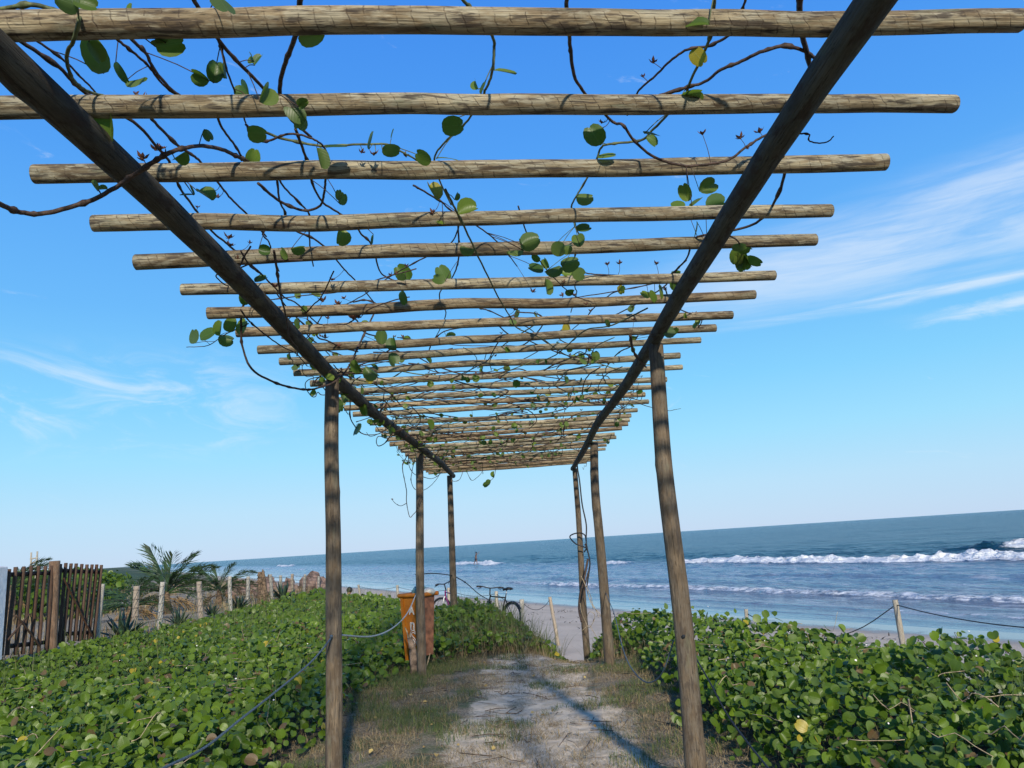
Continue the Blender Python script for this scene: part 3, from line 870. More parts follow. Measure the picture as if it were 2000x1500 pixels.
def canopy_h(x, y):
    c = cover_mask(x, y)
    h = 0.07 + 0.29 * fbm(x * 0.7, y * 0.7, 3, 101) + 0.20 * (fbm(x * 2.6, y * 2.6, 3, 104) - 0.5)
    h = h + (0.15 + 0.12 * sm(7, 10, y) + 0.10 * np.exp(-((y - 5.6) / 1.2) ** 2 - ((x - 3.2) / 0.8) ** 2)) * sm(1.2, 2.3, x + 0.07 * (y - 5)) - 0.09 * sm(-3.5, -6.5, x) - 0.07 * sm(10, 16, y) * sm(-1.5, -3, x)
    h = h + 0.13 * np.exp(-(((x + 0.85) / 0.7) ** 2 + ((y - 12.6) / 1.2) ** 2)) + 0.20 * np.exp(-(((x - 1.35) / 0.5) ** 2 + ((y - 11.8) / 1.1) ** 2))
    h = h * (1 - 0.45 * sm(20, 28, y))
    return h * (0.25 + 0.75 * sm(0.05, 0.9, c))


def scatter_points(n, x0, x1, y0, y1, rg, power=1.0):
    x = rg.uniform(x0, x1, n); y = rg.uniform(y0, y1, n)
    keep = rg.random(n) < cover_mask(x, y) ** power
    # thin patches
    return x[keep], y[keep]


def in_view(x, y, z, marg=120):
    p = np.stack([x, y, z - CAM_H], -1); d = p @ cf
    px = 1000 + F * (p @ cr) / np.maximum(d, .1); py = 750 - F * (p @ cu) / np.maximum(d, .1)
    return (d > 0.5) & (px > -marg * 3) & (px < 2000 + marg * 3) & (py < 1500 + marg * 2)


def creeper():
    rg = np.random.default_rng(77); P = []; Rr = []; S = []; T = []; near = []
    zones = [(-7.3, -1.2, 2.6, 8, 560, 1.0), (1.0, 7.0, 2.2, 8, 570, 1.05), (-7.3, 1.0, 8, 14, 360, 1.1), (0.6, 5.0, 8, 14.5, 400, 1.1), (-7.6, 1.0, 14, 22, 150, 1.35), (-8.0, -1, 22, 40, 60, 2.0)]
    for (x0, x1, y0, y1, den, k) in zones:
        n = int((x1 - x0) * (y1 - y0) * den); x, y = scatter_points(n, x0, x1, y0, y1, rg)
        g = ground_z(x, y); ch = canopy_h(x, y)
        u = rg.random(len(x)) ** 0.55
        z = g + 0.03 + ch * u * (0.9 + 0.2 * rg.random(len(x)))
        ok = in_view(x, y, z); x, y, z, u = x[ok], y[ok], z[ok], u[ok]; N = len(x)
        nr = rg.normal(size=(N, 3)) * 0.55 + np.array([0.06, -0.50, 0.72])
        P.append(np.stack([x, y, z], -1)); Rr.append(rand_frames(N, nr, rg))
        S.append(k * rg.uniform(0.026, 0.082, N) * (0.75 + 0.5 * fbm(x * .8, y * .8, 2, 111)))
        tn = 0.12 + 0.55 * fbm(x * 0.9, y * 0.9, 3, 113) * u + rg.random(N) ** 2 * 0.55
        tn = np.where(rg.random(N) < 0.008, 1.0, np.clip(tn, 0, 0.955)); tn = np.where(rg.random(N) < 0.035, 0.974, tn); T.append(tn)
        near.append(np.full(N, y1 <= 8.01))
    P = np.concatenate(P); Rr = np.concatenate(Rr); S = np.concatenate(S); T = np.concatenate(T); near = np.concatenate(near)
    for nm, mk, pr in (('beach_creeper', near, GPROTO_F), ('beach_creeper', ~near, GPROTO)):
        me = scatter_mesh(nm, pr, P[mk], Rr[mk], S[mk], T[mk], COVER_M)
        tag(add(nm, me), 'low round leaved beach creeper ' + ('carpeting the near dune on both sides of the path' if mk is near else 'spreading over the farther dune towards the sand'), 'creeper', kind='stuff')
    print('creeper leaves', len(P))


creeper()


def blades(name, pos, hgt, wid, lean, mat, label, cat, tint=None, seed=1, bend=0.5):
    rg = np.random.default_rng(seed); N = len(pos)
    az = rg.uniform(0, 2 * math.pi, N); d = np.stack([np.cos(az), np.sin(az), 0 * az], -1)
    sd = np.stack([-np.sin(az + rg.normal(size=N) * .8), np.cos(az), 0 * az], -1)
    ln = rg.uniform(0, lean, N)
    V = []
    for t_, w in ((0, 1.0), (0.4, 0.85), (0.75, 0.55), (1.0, 0.08)):
        c = pos + np.array([0, 0, 1.0]) * (hgt * t_ * np.sqrt(np.maximum(0.05, 1 - (ln * t_) ** 2 * bend)))[:, None] + d * (hgt * ln * t_ ** 1.7)[:, None]
        V.append(c - sd * (wid * w / 2)[:, None]); V.append(c + sd * (wid * w / 2)[:, None])
    V = np.stack(V, 1).reshape(-1, 3); b = (np.arange(N) * 8)[:, None]
    q = np.concatenate([b + np.array([[0, 1, 3, 2]]), b + np.array([[2, 3, 5, 4]]), b + np.array([[4, 5, 7, 6]])]).astype(np.int32)
    tn = rg.random(N) if tint is None else tint
    me = mesh_np(name, V, q, mat, cols=np.repeat(np.stack([tn] * 3, -1), 8, axis=0))
    return tag(add(name, me), label, cat, kind='stuff')


def grasses():
    rg = np.random.default_rng(9)
    n = 150000; x = rg.uniform(-2.6, 2.4, n); y = 3.6 + rg.random(n) ** 0.9 * 9.5
    pm = path_mask(x, y); cv = cover_mask(x, y)
    clump = fbm(x * 2.4, y * 2.4, 4, 121); side = sm(-0.2, -1.3, x) * sm(0.42, 0.56, fbm(x * 1.2, y * 1.0, 3, 123))
    mid = 0.75 * np.exp(-((x - 0.25) / 0.5) ** 2 - ((y - 8.4) / 1.5) ** 2)
    w = sm(0.50, 0.66, clump + 0.25 * side + 0.12 * mid - 0.06 * pm) * (1 - 0.8 * cv)
    k = rg.random(n) < w * 0.8; x, y, c2 = x[k], y[k], clump[k]
    z = ground_z(x, y) + 0.0
    h = rg.uniform(0.02, 0.075, len(x)) * (1 + 0.7 * sm(0.8, 1.4, np.abs(x - 0.1)))
    blades('short_grass', np.stack([x, y, z], -1), h, rg.uniform(0.0025, 0.005, len(x)), 1.2, GRASS_M, 'short green grass patches growing along and across the sandy path', 'grass', seed=3)
    n = 170000; x = rg.uniform(-2.5, 2.2, n); y = 3.6 + rg.random(n) ** 0.9 * 9.8
    pm = path_mask(x, y); cv = cover_mask(x, y)
    w = sm(0.40, 0.62, fbm(x * 3.1, y * 3.1, 4, 131) + 0.10 * (1 - pm)) * (1 - 0.25 * pm) * (1 - 0.6 * cv)
    k = rg.random(n) < w * 0.75; x, y = x[k], y[k]; z = ground_z(x, y)
    blades('dry_grass', np.stack([x, y, z], -1), rg.uniform(0.015, 0.065, len(x)), rg.uniform(0.002, 0.0045, len(x)), 2.6, DRY_M, 'dry straw coloured grass matted on the sides of the path', 'dry grass', seed=4, bend=0.14)
    # tall seedy grass on the mound and in the creeper
    P = []; H = []
    for cx, cy, sx, sy, m, h0, h1 in ((-0.6, 12.4, 0.75, 0.7, 1500, 0.25, 0.62), (0.05, 11.5, 0.35, 0.35, 500, .15, .4), (1.35, 11.7, 0.35, 0.5, 700, 0.2, 0.5), (3.1, 4.9, 0.28, 0.35, 170, 0.35, 0.62), (2.5, 6.2, .6, .5, 90, .3, .5),
                                      (-4.4, 8.5, 2.4, 3.5, 650, 0.25, 0.48), (-3.0, 14, 2.5, 3.5, 1000, 0.25, 0.55), (-5.2, 19, 1.6, 4, 900, .3, .6), (-5.5, 5.5, 1.4, 1.5, 200, .2, .42)):
        x = rg.normal(cx, sx, m); y = rg.normal(cy, sy, m); kk = cover_mask(x, y) > 0.2; x, y = x[kk], y[kk]
        P.append(np.stack([x, y, ground_z(x, y)], -1)); H.append(rg.uniform(h0, h1, len(x)))
    P = np.concatenate(P); H = np.concatenate(H)
    blades('tall_grass', P, H, rg.uniform(0.004, 0.010, len(P)), 0.75, GRASS_M, 'tall thin grass standing up through the creeper', 'tall grass', seed=5, bend=0.8)
    n = 2600; x = rg.normal(0, .55, n) - 0.1; y = rg.normal(11.9, .55, n); x2 = rg.normal(1.35, .3, 1200); y2 = rg.normal(11.3, .6, 1200)
    x = np.concatenate([x - 0.35, x2]); y = np.concatenate([y, y2])
    k = (np.abs(x - 0.62) > 0.33); x, y = x[k], y[k]
    blades('straw', np.stack([x, y, ground_z(x, y)], -1), rg.uniform(0.12, 0.36, len(x)), rg.uniform(0.003, 0.006, len(x)), 0.95, DRY_M, 'dead straw hanging at the foot of the bushes by the gap', 'straw', seed=6, bend=0.6)
    # yard behind the fence: dry tufts
    n = 26000; x = -7.2 - rg.random(n) ** 1.3 * 13; y = rg.uniform(9, 42, n)
    k = (rg.random(n) < sm(0.40, 0.6, fbm(x * .7, y * .7, 4, 141)) * sm(6.8, 6.0, S_of(x, y))); x, y = x[k], y[k]
    blades('yard_grass', np.stack([x, y, ground_z(x, y)], -1), rg.uniform(0.05, 0.28, len(x)), rg.uniform(0.008, 0.02, len(x)), 1.0, DRY_M, 'dry grass tufts on the bare ground behind the fence', 'dry grass', seed=8)


grasses()


def scrub():
    """low green bush mass behind the gate and on the far dune"""
    rg = np.random.default_rng(15); P = []; Rr = []; S = []; T = []
    spots = []
    for k in range(120):
        y = rg.uniform(21, 70); x = -y * rg.uniform(0.535, 0.85)
        if S_of(x, y) > 4.5: continue
        spots.append((x, y, rg.uniform(0.9, 2.0), rg.uniform(0.65, 1.1)))
    for (x, y, r_, h_) in spots:
        m = int(260 * r_ * r_ * (1.2 if y < 40 else 0.6))
        d = rg.normal(size=(m, 3)); d /= np.linalg.norm(d, axis=1)[:, None]; d[:, 2] = np.abs(d[:, 2])
        rr = 1 - 0.35 * rg.random(m) ** 2
        p = d * rr[:, None] * np.array([r_, r_, h_]) * (0.8 + 0.4 * rg.random(m))[:, None]; p[:, 0] += x; p[:, 1] += y; p[:, 2] += float(ground_z(x, y))
        P.append(p); nr = d + rg.normal(size=(m, 3)) * 0.6; Rr.append(rand_frames(m, nr, rg)); S.append(rg.uniform(0.10, 0.2, m) * (1 if y < 40 else 1.6)); T.append(np.clip(rg.random(m) * 0.6 + 0.15 * (d[:, 2]), 0, .95))
    P = np.concatenate(P); me = scatter_mesh('scrub', GPROTO, P, np.concatenate(Rr), np.concatenate(S), np.concatenate(T), COVER_M)
    tag(add('scrub', me), 'low green scrub massed on the land behind the wooden gate', 'scrub', kind='stuff')


scrub()
# ------------------------------------------------------------------ vines on the pergola
LV_ME = []
for k, (f_, c_) in enumerate(((0.45, 0.15), (0.8, 0.3), (1.25, 0.1), (0.25, 0.5), (1.0, -0.2))):
    V, Fq, uv = leaf_proto(2, f_, c_); LV_ME.append(mesh_np('leaf', V, Fq, VLEAF_M, uv=uv))


def pod_mesh(seed):
    rg = random.Random(seed); parts = []
    for k in range(5):
        a = k * 2 * math.pi / 5 + rg.uniform(-.3, .3); up = rg.uniform(0.3, 1.1)
        d = np.array([math.cos(a), math.sin(a), 0]); s = np.array([-math.sin(a), math.cos(a), 0])
        b = d * 0.12; m_ = d * 0.5 + np.array([0, 0, .35 * up]); t_ = d * 0.85 + np.array([0, 0, 0.9 * up])
        v = np.array([b - s * .12, b + s * .12, m_ + s * .26, t_, m_ - s * .26, m_ * 0.85 - np.array([0, 0, .1])])
        parts.append((v, [[0, 1, 5], [1, 2, 5], [2, 3, 5], [3, 4, 5], [4, 0, 5], [0, 4, 3, 2], [0, 2, 1]]))
    v = []; 
    for z_, r_ in ((-.15, .1), (0.1, .28), (.35, .2)):
        for k in range(6): v.append((math.cos(k * math.pi / 3) * r_, math.sin(k * math.pi / 3) * r_, z_))
    f = [[r_ * 6 + k, r_ * 6 + (k + 1) % 6, r_ * 6 + 6 + (k + 1) % 6, r_ * 6 + 6 + k] for r_ in (0, 1) for k in range(6)]; f.append([12, 13, 14, 15, 16, 17]); f.append([5, 4, 3, 2, 1, 0])
    parts.append((np.array(v), f))
    V, Fq = join(parts); return mesh_np('seed_pod', V, Fq, POD_M, smooth=False)


POD_ME = [pod_mesh(k) for k in range(3)]
VINES = []
CF = Vector([float(q) for q in cf]); CR = Vector([float(q) for q in cr]); CU = Vector([float(q) for q in cu])


def place_leaf(v, p, size, deg=None, rg=random, name='leaf', petiole=True):
    """hang a leaf at world point p; deg = direction base->tip seen from below the pergola"""
    p = Vector([float(q) for q in p])
    if deg is None: deg = rg.choice((-90, -60, -120, 20, 160, 60, 120, 90, -20)) + rg.uniform(-25, 25)
    a = R(deg)
    along = (CR * math.cos(a) + CU * math.sin(a) + CF * rg.uniform(-.5, .5)).normalized()
    n = -CF * 0.6 + CR * rg.uniform(-1.0, 1.0) + CU * rg.uniform(-.9, 1.0)
    n = (n - along * n.dot(along)).normalized()
    if rg.random() < 0.3: n = -n
    s = along.cross(n)
    base = p - along * size * 0.45
    sx = size * rg.uniform(0.72, 1.0)
    Mx = Matrix(((s.x * sx, along.x * size, n.x * size, base.x), (s.y * sx, along.y * size, n.y * size, base.y), (s.z * sx, along.z * size, n.z * size, base.z), (0, 0, 0, 1)))
    o = add(name, rg.choice(LV_ME), v['o'], Mx)
    if petiole:
        q = v['P'][np.argmin(np.linalg.norm(v['P'] - np.array(base), axis=1))]
        if np.linalg.norm(q - np.array(base)) > 0.006:
            bb = np.array(base); mid = (bb + q) / 2 + np.array([0, 0, 0.006])
            v['pet'].append(tube_arrays(catmull([q, mid, bb], 2), 0.0015, 4))
    return o


def vine(label, pts, r0=0.0045, r1=None, mat=None, group='vines climbing over the pergola', z=None, z1=None, ys=None, x=None, knobs=0.06, name='climbing_vine', sag=0.0, world=None, seed=0):
    """pts in picture coordinates, carried by a horizontal plane z, a depth y (two values: first..last), or a plane x"""
    n = len(pts); W = []
    for i, p in enumerate(pts):
        f = i / max(1, n - 1)
        if world is not None: W.append(np.array(p, float)); continue
        if len(p) == 3: w = atz(p[0], p[1], p[2])
        elif ys is not None: w = aty(p[0], p[1], ys[0] + (ys[1] - ys[0]) * f)
        elif x is not None: w = atx(p[0], p[1], x)
        else: w = atz(p[0], p[1], z + ((z1 if z1 is not None else z) - z) * f)
        W.append(w)
    rg = np.random.default_rng(seed + n * 7)
    C = catmull(W, 6)
    L = np.linalg.norm(np.diff(C, axis=0), axis=1).sum()
    C[1:-1] += (rg.random((len(C) - 2, 3)) - 0.5) * 0.0018
    t = thing(name, label, 'rope' if 'rope' in name else ('cable' if 'cable' in name else 'vine'), C[0], group=group)
    r1 = r1 if r1 is not None else r0 * 0.75
    o = C[0]; V, q = tube_arrays(C - o, np.linspace(r0, r1, len(C)), 6, knobs, seed)
    v = dict(o=t, P=C, px=np.array([p[:2] for p in pts], float) if world is None else None, pet=[], mat=mat or STEM_M)
    add('stem', mesh_np('stem', V, clean(q), mat or STEM_M), t, loc=o)
    VINES.append(v); return v


TOPZ = 2.835
G = 'vines climbing over the pergola'
LW = []
V1 = vine('long dark vine stem beside the left beam from the top left corner of the photo', [(-30, 32), (38, 79), (115, 131), (150, 168), (192, 198), (235, 222), (273, 248), (315, 297), (332, 318), (350, 364), (371, 395), (392, 423), (417, 455), (441, 474), (470, 500), (520, 545), (560, 600), (600, 640)], 0.0055, z=TOPZ)
V2 = vine('thin dark vine running just right of the long stem near the top left corner', [(30, 40), (73, 80), (122, 115), (157, 150), (182, 175), (200, 200)], 0.0035, z=TOPZ)
V3 = vine('green vine stalk looping in front of the nearest rafter at its left end', [(-20, 20), (10, 17, 2.86), (59, 9, 2.86), (112, 21, 2.86), (150, 33, 2.80), (154, 40, 2.755), (144, 77, 2.735), (131, 108, 2.73), (135, 140, 2.74), (154, 168, 2.77), (182, 182, 2.80), (210, 189, 2.82)], 0.006, 0.004, GREEN_STEM_M, z=2.86)
V4 = vine('thinner dark vine of a joined pair curving down to the second rafter', [(190, 40), (231, 79), (259, 101), (290, 129), (312, 158), (336, 180), (378, 203)], 0.004, z=TOPZ)
V5 = vine('thick dark vine joining its neighbour above the second rafter, then running on to the fourth', [(215, 30), (259, 79), (283, 101), (304, 140), (343, 182), (378, 196), (413, 203), (434, 250), (458, 283), (479, 318), (500, 352)], 0.005, z=TOPZ)
V6 = vine('thin straight vine between the first two rafters left of the thickest hanging stem', [(405, 30), (423, 72), (434, 101), (444, 140), (469, 206), (480, 240)], 0.0035, z=TOPZ)
V7 = vine('straight dark vine slanting down right across the first gap to meet the thickest stem', [(371, -15), (388, 17), (423, 73), (465, 122), (500, 157), (541, 201), (575, 240), (608, 268)], 0.006, z=TOPZ)
V8 = vine('thickest near black vine stem dropping nearly straight from the top edge to the second rafter', [(588, -20), (584, 17), (577, 70), (560, 115), (548, 157), (546, 206)], 0.0075, 0.006, z=TOPZ)
V9 = vine('slanting dark vine passing behind the third rafter right of the left beam', [(290, 225), (311, 248), (346, 283), (378, 304), (395, 320), (430, 362), (451, 388), (486, 422), (520, 462)], 0.005, z=TOPZ)
V10 = vine('short curling dark vine under the second rafter left of centre', [(480, 243), (507, 273), (525, 275), (553, 264), (577, 262), (602, 268), (626, 280), (640, 300)], 0.004, z=2.80)
V11 = vine('long bright green shoot running right below the second rafter with young leaves', [(500, 250), (546, 269), (595, 280), (633, 285), (678, 283), (755, 282), (779, 294), (811, 311), (840, 335)], 0.0045, 0.003, GREEN_STEM_M, z=2.84)
V12 = vine('dark vine crossing the second gap and reaching the fourth rafter left of centre', [(577, 252), (591, 290), (602, 322), (612, 364), (630, 395), (651, 409), (675, 425), (690, 440)], 0.005, z=TOPZ)
V13 = vine('u shaped vine loop sagging between the third and fourth rafters', [(504, 358), (539, 388), (574, 406), (602, 411), (626, 401), (633, 378), (635, 362), (636, 340)], 0.0055, z=2.82)
V14 = vine('thin dark vine slanting through the bottom of the sagging loop', [(540, 340), (556, 367), (591, 402), (605, 422), (604, 452), (606, 487), (612, 520)], 0.004, z=TOPZ)
V15 = vine('dark vine left of the sagging loop, going down past the fourth and fifth rafters', [(540, 340), (546, 392), (556, 424), (514, 454), (525, 472), (531, 492), (545, 530)], 0.004, z=TOPZ)
V16 = vine('thick brown vine arching under the left beam and out past its left side', [(-60, 372, 2.50), (0, 399, 2.53), (35, 413, 2.55), (73, 418, 2.56), (122, 409, 2.58), (182, 390, 2.60), (224, 367, 2.61), (245, 353, 2.615), (287, 325, 2.625), (325, 301, 2.64), (360, 289, 2.68), (395, 285, 2.74), (434, 292, 2.79), (465, 306, 2.82), (490, 318, 2.84), (520, 340, 2.84)], 0.0075, 0.006, z=2.6, knobs=0.16)
V17 = vine('green grey vine with one round leaf crossing the first three gaps at the centre', [(896, -15), (904, 0), (923, 21), (961, 70), (965, 101), (960, 147), (947, 178), (940, 196), (909, 241), (874, 273), (853, 297), (849, 318), (858, 352), (881, 400)], 0.0048, 0.003, GREEN_STEM_M, z=TOPZ)
V18 = vine('dark vine dropping from the top edge then sagging in a wide curve', [(1107, -15), (1107, 17), (1112, 70), (1115, 105), (1124, 154), (1154, 196), (1175, 217), (1200, 240), (1216, 244, 2.80), (1240, 276, 2.77), (1280, 308, 2.745), (1340, 324, 2.735), (1388, 320, 2.74), (1424, 312, 2.76), (1456, 288, 2.80), (1488, 268, 2.83), (1524, 250, 2.84), (1560, 215, 2.84)], 0.0055, z=TOPZ)
V19 = vine('thin arching vine with a dry flower head in the gap right of centre', [(1440, 55), (1416, 74), (1384, 90), (1344, 96), (1308, 120), (1280, 148), (1252, 172), (1238, 195), (1225, 225)], 0.004, z=2.84)
V20 = vine('knotty brown vine branching left from the thick stem near the right beam', [(1590, 112), (1568, 98), (1532, 90), (1484, 102), (1448, 120), (1408, 136), (1376, 160), (1336, 172), (1280, 190), (1250, 205)], 0.0055, 0.004, z=TOPZ, knobs=0.25)
V21 = vine('thick straight vine stem meeting the right beam below the nearest rafter', [(1562, -20), (1562, 28), (1568, 72), (1580, 120), (1590, 165), (1592, 200)], 0.0085, z=TOPZ)
V22 = vine('green vine crossing four gaps right of centre with round leaves hanging on it', [(1396, -15), (1392, 44), (1384, 80), (1368, 116), (1348, 160), (1336, 188), (1296, 232), (1272, 256), (1252, 274), (1200, 280), (1175, 287), (1164, 315), (1143, 355), (1119, 395), (1117, 411), (1123, 442), (1132, 463), (1126, 487), (1120, 520), (1123, 561), (1126, 573), (1115, 610)], 0.0048, 0.003, GREEN_STEM_M, z=TOPZ)
V23 = vine('short vine tip above the nearest rafter right of centre', [(1460, -15), (1456, 0), (1448, 26), (1440, 50)], 0.004, z=TOPZ)
V24 = vine('dark vine bulging right of the right beam then trailing left along the sixth rafter', [(1528, 300), (1532, 340), (1516, 388), (1492, 424), (1456, 444), (1396, 456), (1357, 466), (1343, 501), (1329, 519), (1301, 540), (1252, 542), (1207, 538), (1154, 535), (1130, 528)], 0.0065, 0.003, z=2.80)
V25 = vine('long pale green shoot slanting down the middle below the rafters', [(870, 370), (885, 400), (906, 442), (934, 501), (972, 578), (997, 620), (1011, 641), (1060, 662), (1088, 683), (1123, 701), (1147, 701), (1165, 676), (1200, 659)], 0.0045, 0.003, GREEN_STEM_M, z=2.74)
V26 = vine('thin dark twig left of the long pale shoot between the third and fifth rafters', [(807, 362), (832, 376), (863, 395), (881, 411), (937, 445), (969, 470), (986, 489), (1010, 520)], 0.0038, z=TOPZ)
V27 = vine('thin dark vine hanging straight under the centre of the fourth and fifth rafters', [(895, 425), (895, 445), (897, 491), (892, 522), (880, 547), (859, 571), (862, 596), (871, 610), (864, 633), (850, 660)], 0.004, z=TOPZ)
V28 = vine('long dark vine loop hanging out on the left of the near left post', [(520, 572), (500, 578), (480, 589), (472, 610), (471, 646), (474, 679), (492, 721), (534, 746), (570, 757), (603, 761), (630, 755), (654, 745), (678, 721), (699, 679), (720, 634), (732, 607), (732, 592), (711, 586), (690, 590)], 0.0065, 0.005, ys=(3.75, 4.85), knobs=0.14)
V29 = vine('thin dark vine dropping in front of the left beam above the near left post', [(535, 490), (540, 520), (543, 544), (549, 580), (558, 616), (564, 655), (570, 667), (582, 682), (580, 695)], 0.005, z=2.65, z1=2.62)
V30 = vine('dark vine coming out under the left ends of the eighth and ninth rafters', [(470, 605), (483, 623), (498, 637), (528, 661), (555, 679), (579, 691), (600, 715)], 0.0045, z=2.74)
V31 = vine('slanting dark vine between the fourth and seventh rafters left of centre', [(560, 440), (580, 452), (612, 466), (639, 487), (667, 520), (681, 535), (699, 553), (730, 590)], 0.0045, z=TOPZ)
V32 = vine('dark vine with yellow edged leaves crossing the fifth and sixth rafters', [(690, 425), (703, 454), (720, 470), (730, 488), (738, 520), (747, 536), (768, 547), (800, 560)], 0.0045, z=TOPZ)
V34 = vine('dark vine sagging under the seventh rafter right of the left beam', [(470, 490), (489, 520), (510, 535), (555, 580), (579, 592), (609, 622), (627, 634), (660, 634), (681, 631), (711, 610), (735, 598), (771, 586), (800, 580)], 0.004, z=2.76)
V36 = vine('leafy vine tip sticking out past the left rafter ends', [(485, 632), (470, 640), (450, 648), (432, 658), (405, 675), (364, 678)], 0.0035, 0.002, z=2.74)
V35 = vine('yellowing cluster of drooping leaves hanging just right of the right beam', [(1415, 455), (1440, 470), (1447, 485), (1450, 505)], 0.004, z=2.70)
V37 = vine('short stiff black twig hanging at the far side of the near right post', [(1231, 655), (1235, 680), (1246, 700), (1262, 717)], 0.009, 0.006, z=2.66)
V38 = vine('short curling tendril past the right side of the right beam', [(1540, 268, 2.70), (1558, 262), (1580, 262), (1580, 274), (1600, 280), (1618, 276), (1628, 266)], 0.003, 0.002, z=2.74)
V39 = vine('fine twig with tiny buds sticking out right behind the near right post', [(1240, 785), (1270, 795), (1305, 802), (1318, 800), (1330, 798)], 0.004, 0.002, z=2.76)
V47 = vine('round vine loop hanging below the rafter ends right of the near left post', [(683, 775), (684, 790), (685, 818), (706, 846), (737, 848), (760, 835)], 0.005, ys=(6.1, 6.4))
V48 = vine('small hooked vine loop under the rafter ends before the second left post', [(785, 838), (767, 846), (752, 865), (739, 871), (735, 862), (740, 852), (758, 856), (775, 845)], 0.005, ys=(7.4, 7.9))
GH = 'vines hanging from the far left posts'
V40 = vine('long vine hanging in a deep v at the second left post', [(800, 885), (794, 892), (786, 911), (790, 937), (794, 959), (794, 981), (800, 1009), (807, 1005), (814, 996), (820, 977), (826, 960)], 0.0055, ys=(9.45, 9.5), group=GH)
V40b = vine('thin curled vine branch with a bud left of the second left post', [(794, 983), (783, 988), (775, 985), (770, 981), (766, 976)], 0.004, ys=(9.45, 9.45), group=GH)
V41 = vine('short vine strand passing behind the top of the second left post', [(797, 885), (799, 909), (804, 920), (811, 927), (822, 932)], 0.0045, ys=(9.8, 9.85), group=GH)
V42 = vine('vine sweeping from the second left post up to the last rafters', [(810, 895), (804, 925), (803, 940), (811, 956), (828, 957), (844, 946), (857, 929), (860, 915)], 0.0045, ys=(9.85, 11.4), group=GH)
V43 = vine('shallow vine bow between the second and third left posts', [(822, 930), (842, 935), (857, 928), (866, 918)], 0.0045, ys=(10, 12), group=GH)
V44 = vine('wide vine loop under the last rafter right of the third left post', [(883, 920), (884, 939), (897, 937), (903, 924), (905, 915)], 0.005, ys=(13.1, 13.2), group=GH)
V45 = vine('u shaped vine loop under the last rafter, next to the wide one', [(912, 916), (913, 924), (921, 938), (930, 934), (940, 924), (943, 914)], 0.005, ys=(13.2, 13.2), group=GH)
V46 = vine('leafy vine tip hanging from the last rafter left of its middle', [(968, 912), (967, 924), (963, 934), (954, 942), (949, 946)], 0.005, 0.003, ys=(13.2, 13.2), group=GH)

# individually placed leaves: px, py, width in px, direction base->tip in degrees
LEAVES = [(188, 115, 62, 115), (186, 100, 40, -60), (215, 240, 62, -90), (232, 140, 40, -80), (264, 158, 44, 0), (330, 88, 52, 15), (313, 84, 30, 170), (395, 150, 34, 150), (420, 142, 44, 80), (442, 140, 28, 90), (505, 120, 28, 60), (494, 114, 22, 120),
          (480, 180, 40, 120), (517, 186, 44, 70), (574, 215, 44, -45), (592, 203, 24, 20), (588, 236, 30, -100), (435, 8, 50, -60), (133, 4, 44, 160), (165, 5, 42, -10), (256, 20, 26, 90), (352, 305, 34, 20), (495, 308, 34, 70), (605, 76, 48, 10),
          (655, 282, 46, 30), (622, 308, 44, -80), (720, 275, 34, 90), (762, 295, 34, -10), (766, 262, 20, 75), (500, 260, 36, -10), (405, 262, 24, -60), (985, 140, 44, -10), (931, 166, 24, 110), (943, 172, 24, 70), (880, 246, 40, 0), (870, 306, 42, 20),
          (828, 308, 34, 150), (846, 378, 40, 120), (892, 384, 18, 60), (912, 411, 38, 20), (860, 435, 18, 150), (1162, 266, 42, 120), (1182, 302, 36, 20), (1272, 258, 36, 20), (1272, 275, 26, -40), (1361, 108, 38, -60), (1350, 182, 42, 10), (1364, 47, 44, 170),
          (1140, 386, 34, 0), (1139, 446, 28, 20), (1130, 470, 30, 100), (1036, 472, 36, 25), (1020, 478, 24, 100), (1008, 488, 30, 180), (1090, 486, 32, 0), (1105, 482, 24, 0), (914, 484, 30, 170), (866, 536, 36, 120), (858, 545, 26, 160), (788, 535, 38, 130),
          (785, 580, 28, -80), (1065, 559, 32, -90), (1048, 525, 30, 160), (1078, 524, 34, 30), (1112, 516, 36, 20), (1130, 535, 28, -10), (1108, 534, 28, 160), (1382, 365, 44, 30), (1340, 378, 36, 110), (1357, 392, 34, 60), (1396, 399, 40, 10), (1325, 402, 30, 170),
          (1362, 448, 32, -80), (1438, 500, 34, -90), (1447, 505, 34, -80), (1458, 508, 34, -60), (1470, 510, 32, -40), (1450, 515, 30, -100), (1442, 482, 28, 20), (1455, 486, 26, -20), (183, 365, 22, 130), (200, 370, 18, 10), (366, 378, 24, 170), (375, 372, 20, 100), (400, 382, 36, -30), (661, 382, 20, 100), (670, 390, 22, 60), (380, 660, 28, 80), (404, 654, 34, 30),
          (428, 643, 32, 80), (440, 662, 30, -10), (448, 636, 30, 60), (472, 640, 34, 60), (665, 462, 34, -100), (728, 466, 20, -95), (580, 484, 26, 20), (516, 488, 22, -10), (508, 545, 26, 30), (1290, 572, 30, 100), (1275, 580, 26, 120), (1318, 556, 26, 30), (1262, 575, 20, 130),
          (1305, 648, 28, 20), (1315, 648, 22, 40), (700, 715, 30, 120), (725, 725, 34, -40), (660, 790, 30, -90), (672, 775, 26, 120), (713, 800, 30, -100), (700, 838, 26, -90), (745, 660, 30, 90), (770, 672, 30, 110), (765, 700, 28, -60), (838, 832, 24, 120), (872, 862, 24, 60), (880, 880, 26, -60), (866, 890, 22, -120),
          (954, 942, 14, -120), (949, 946, 12, -140), (965, 926, 16, -90)]
rgl = random.Random(3)
YELLOW_ME = None
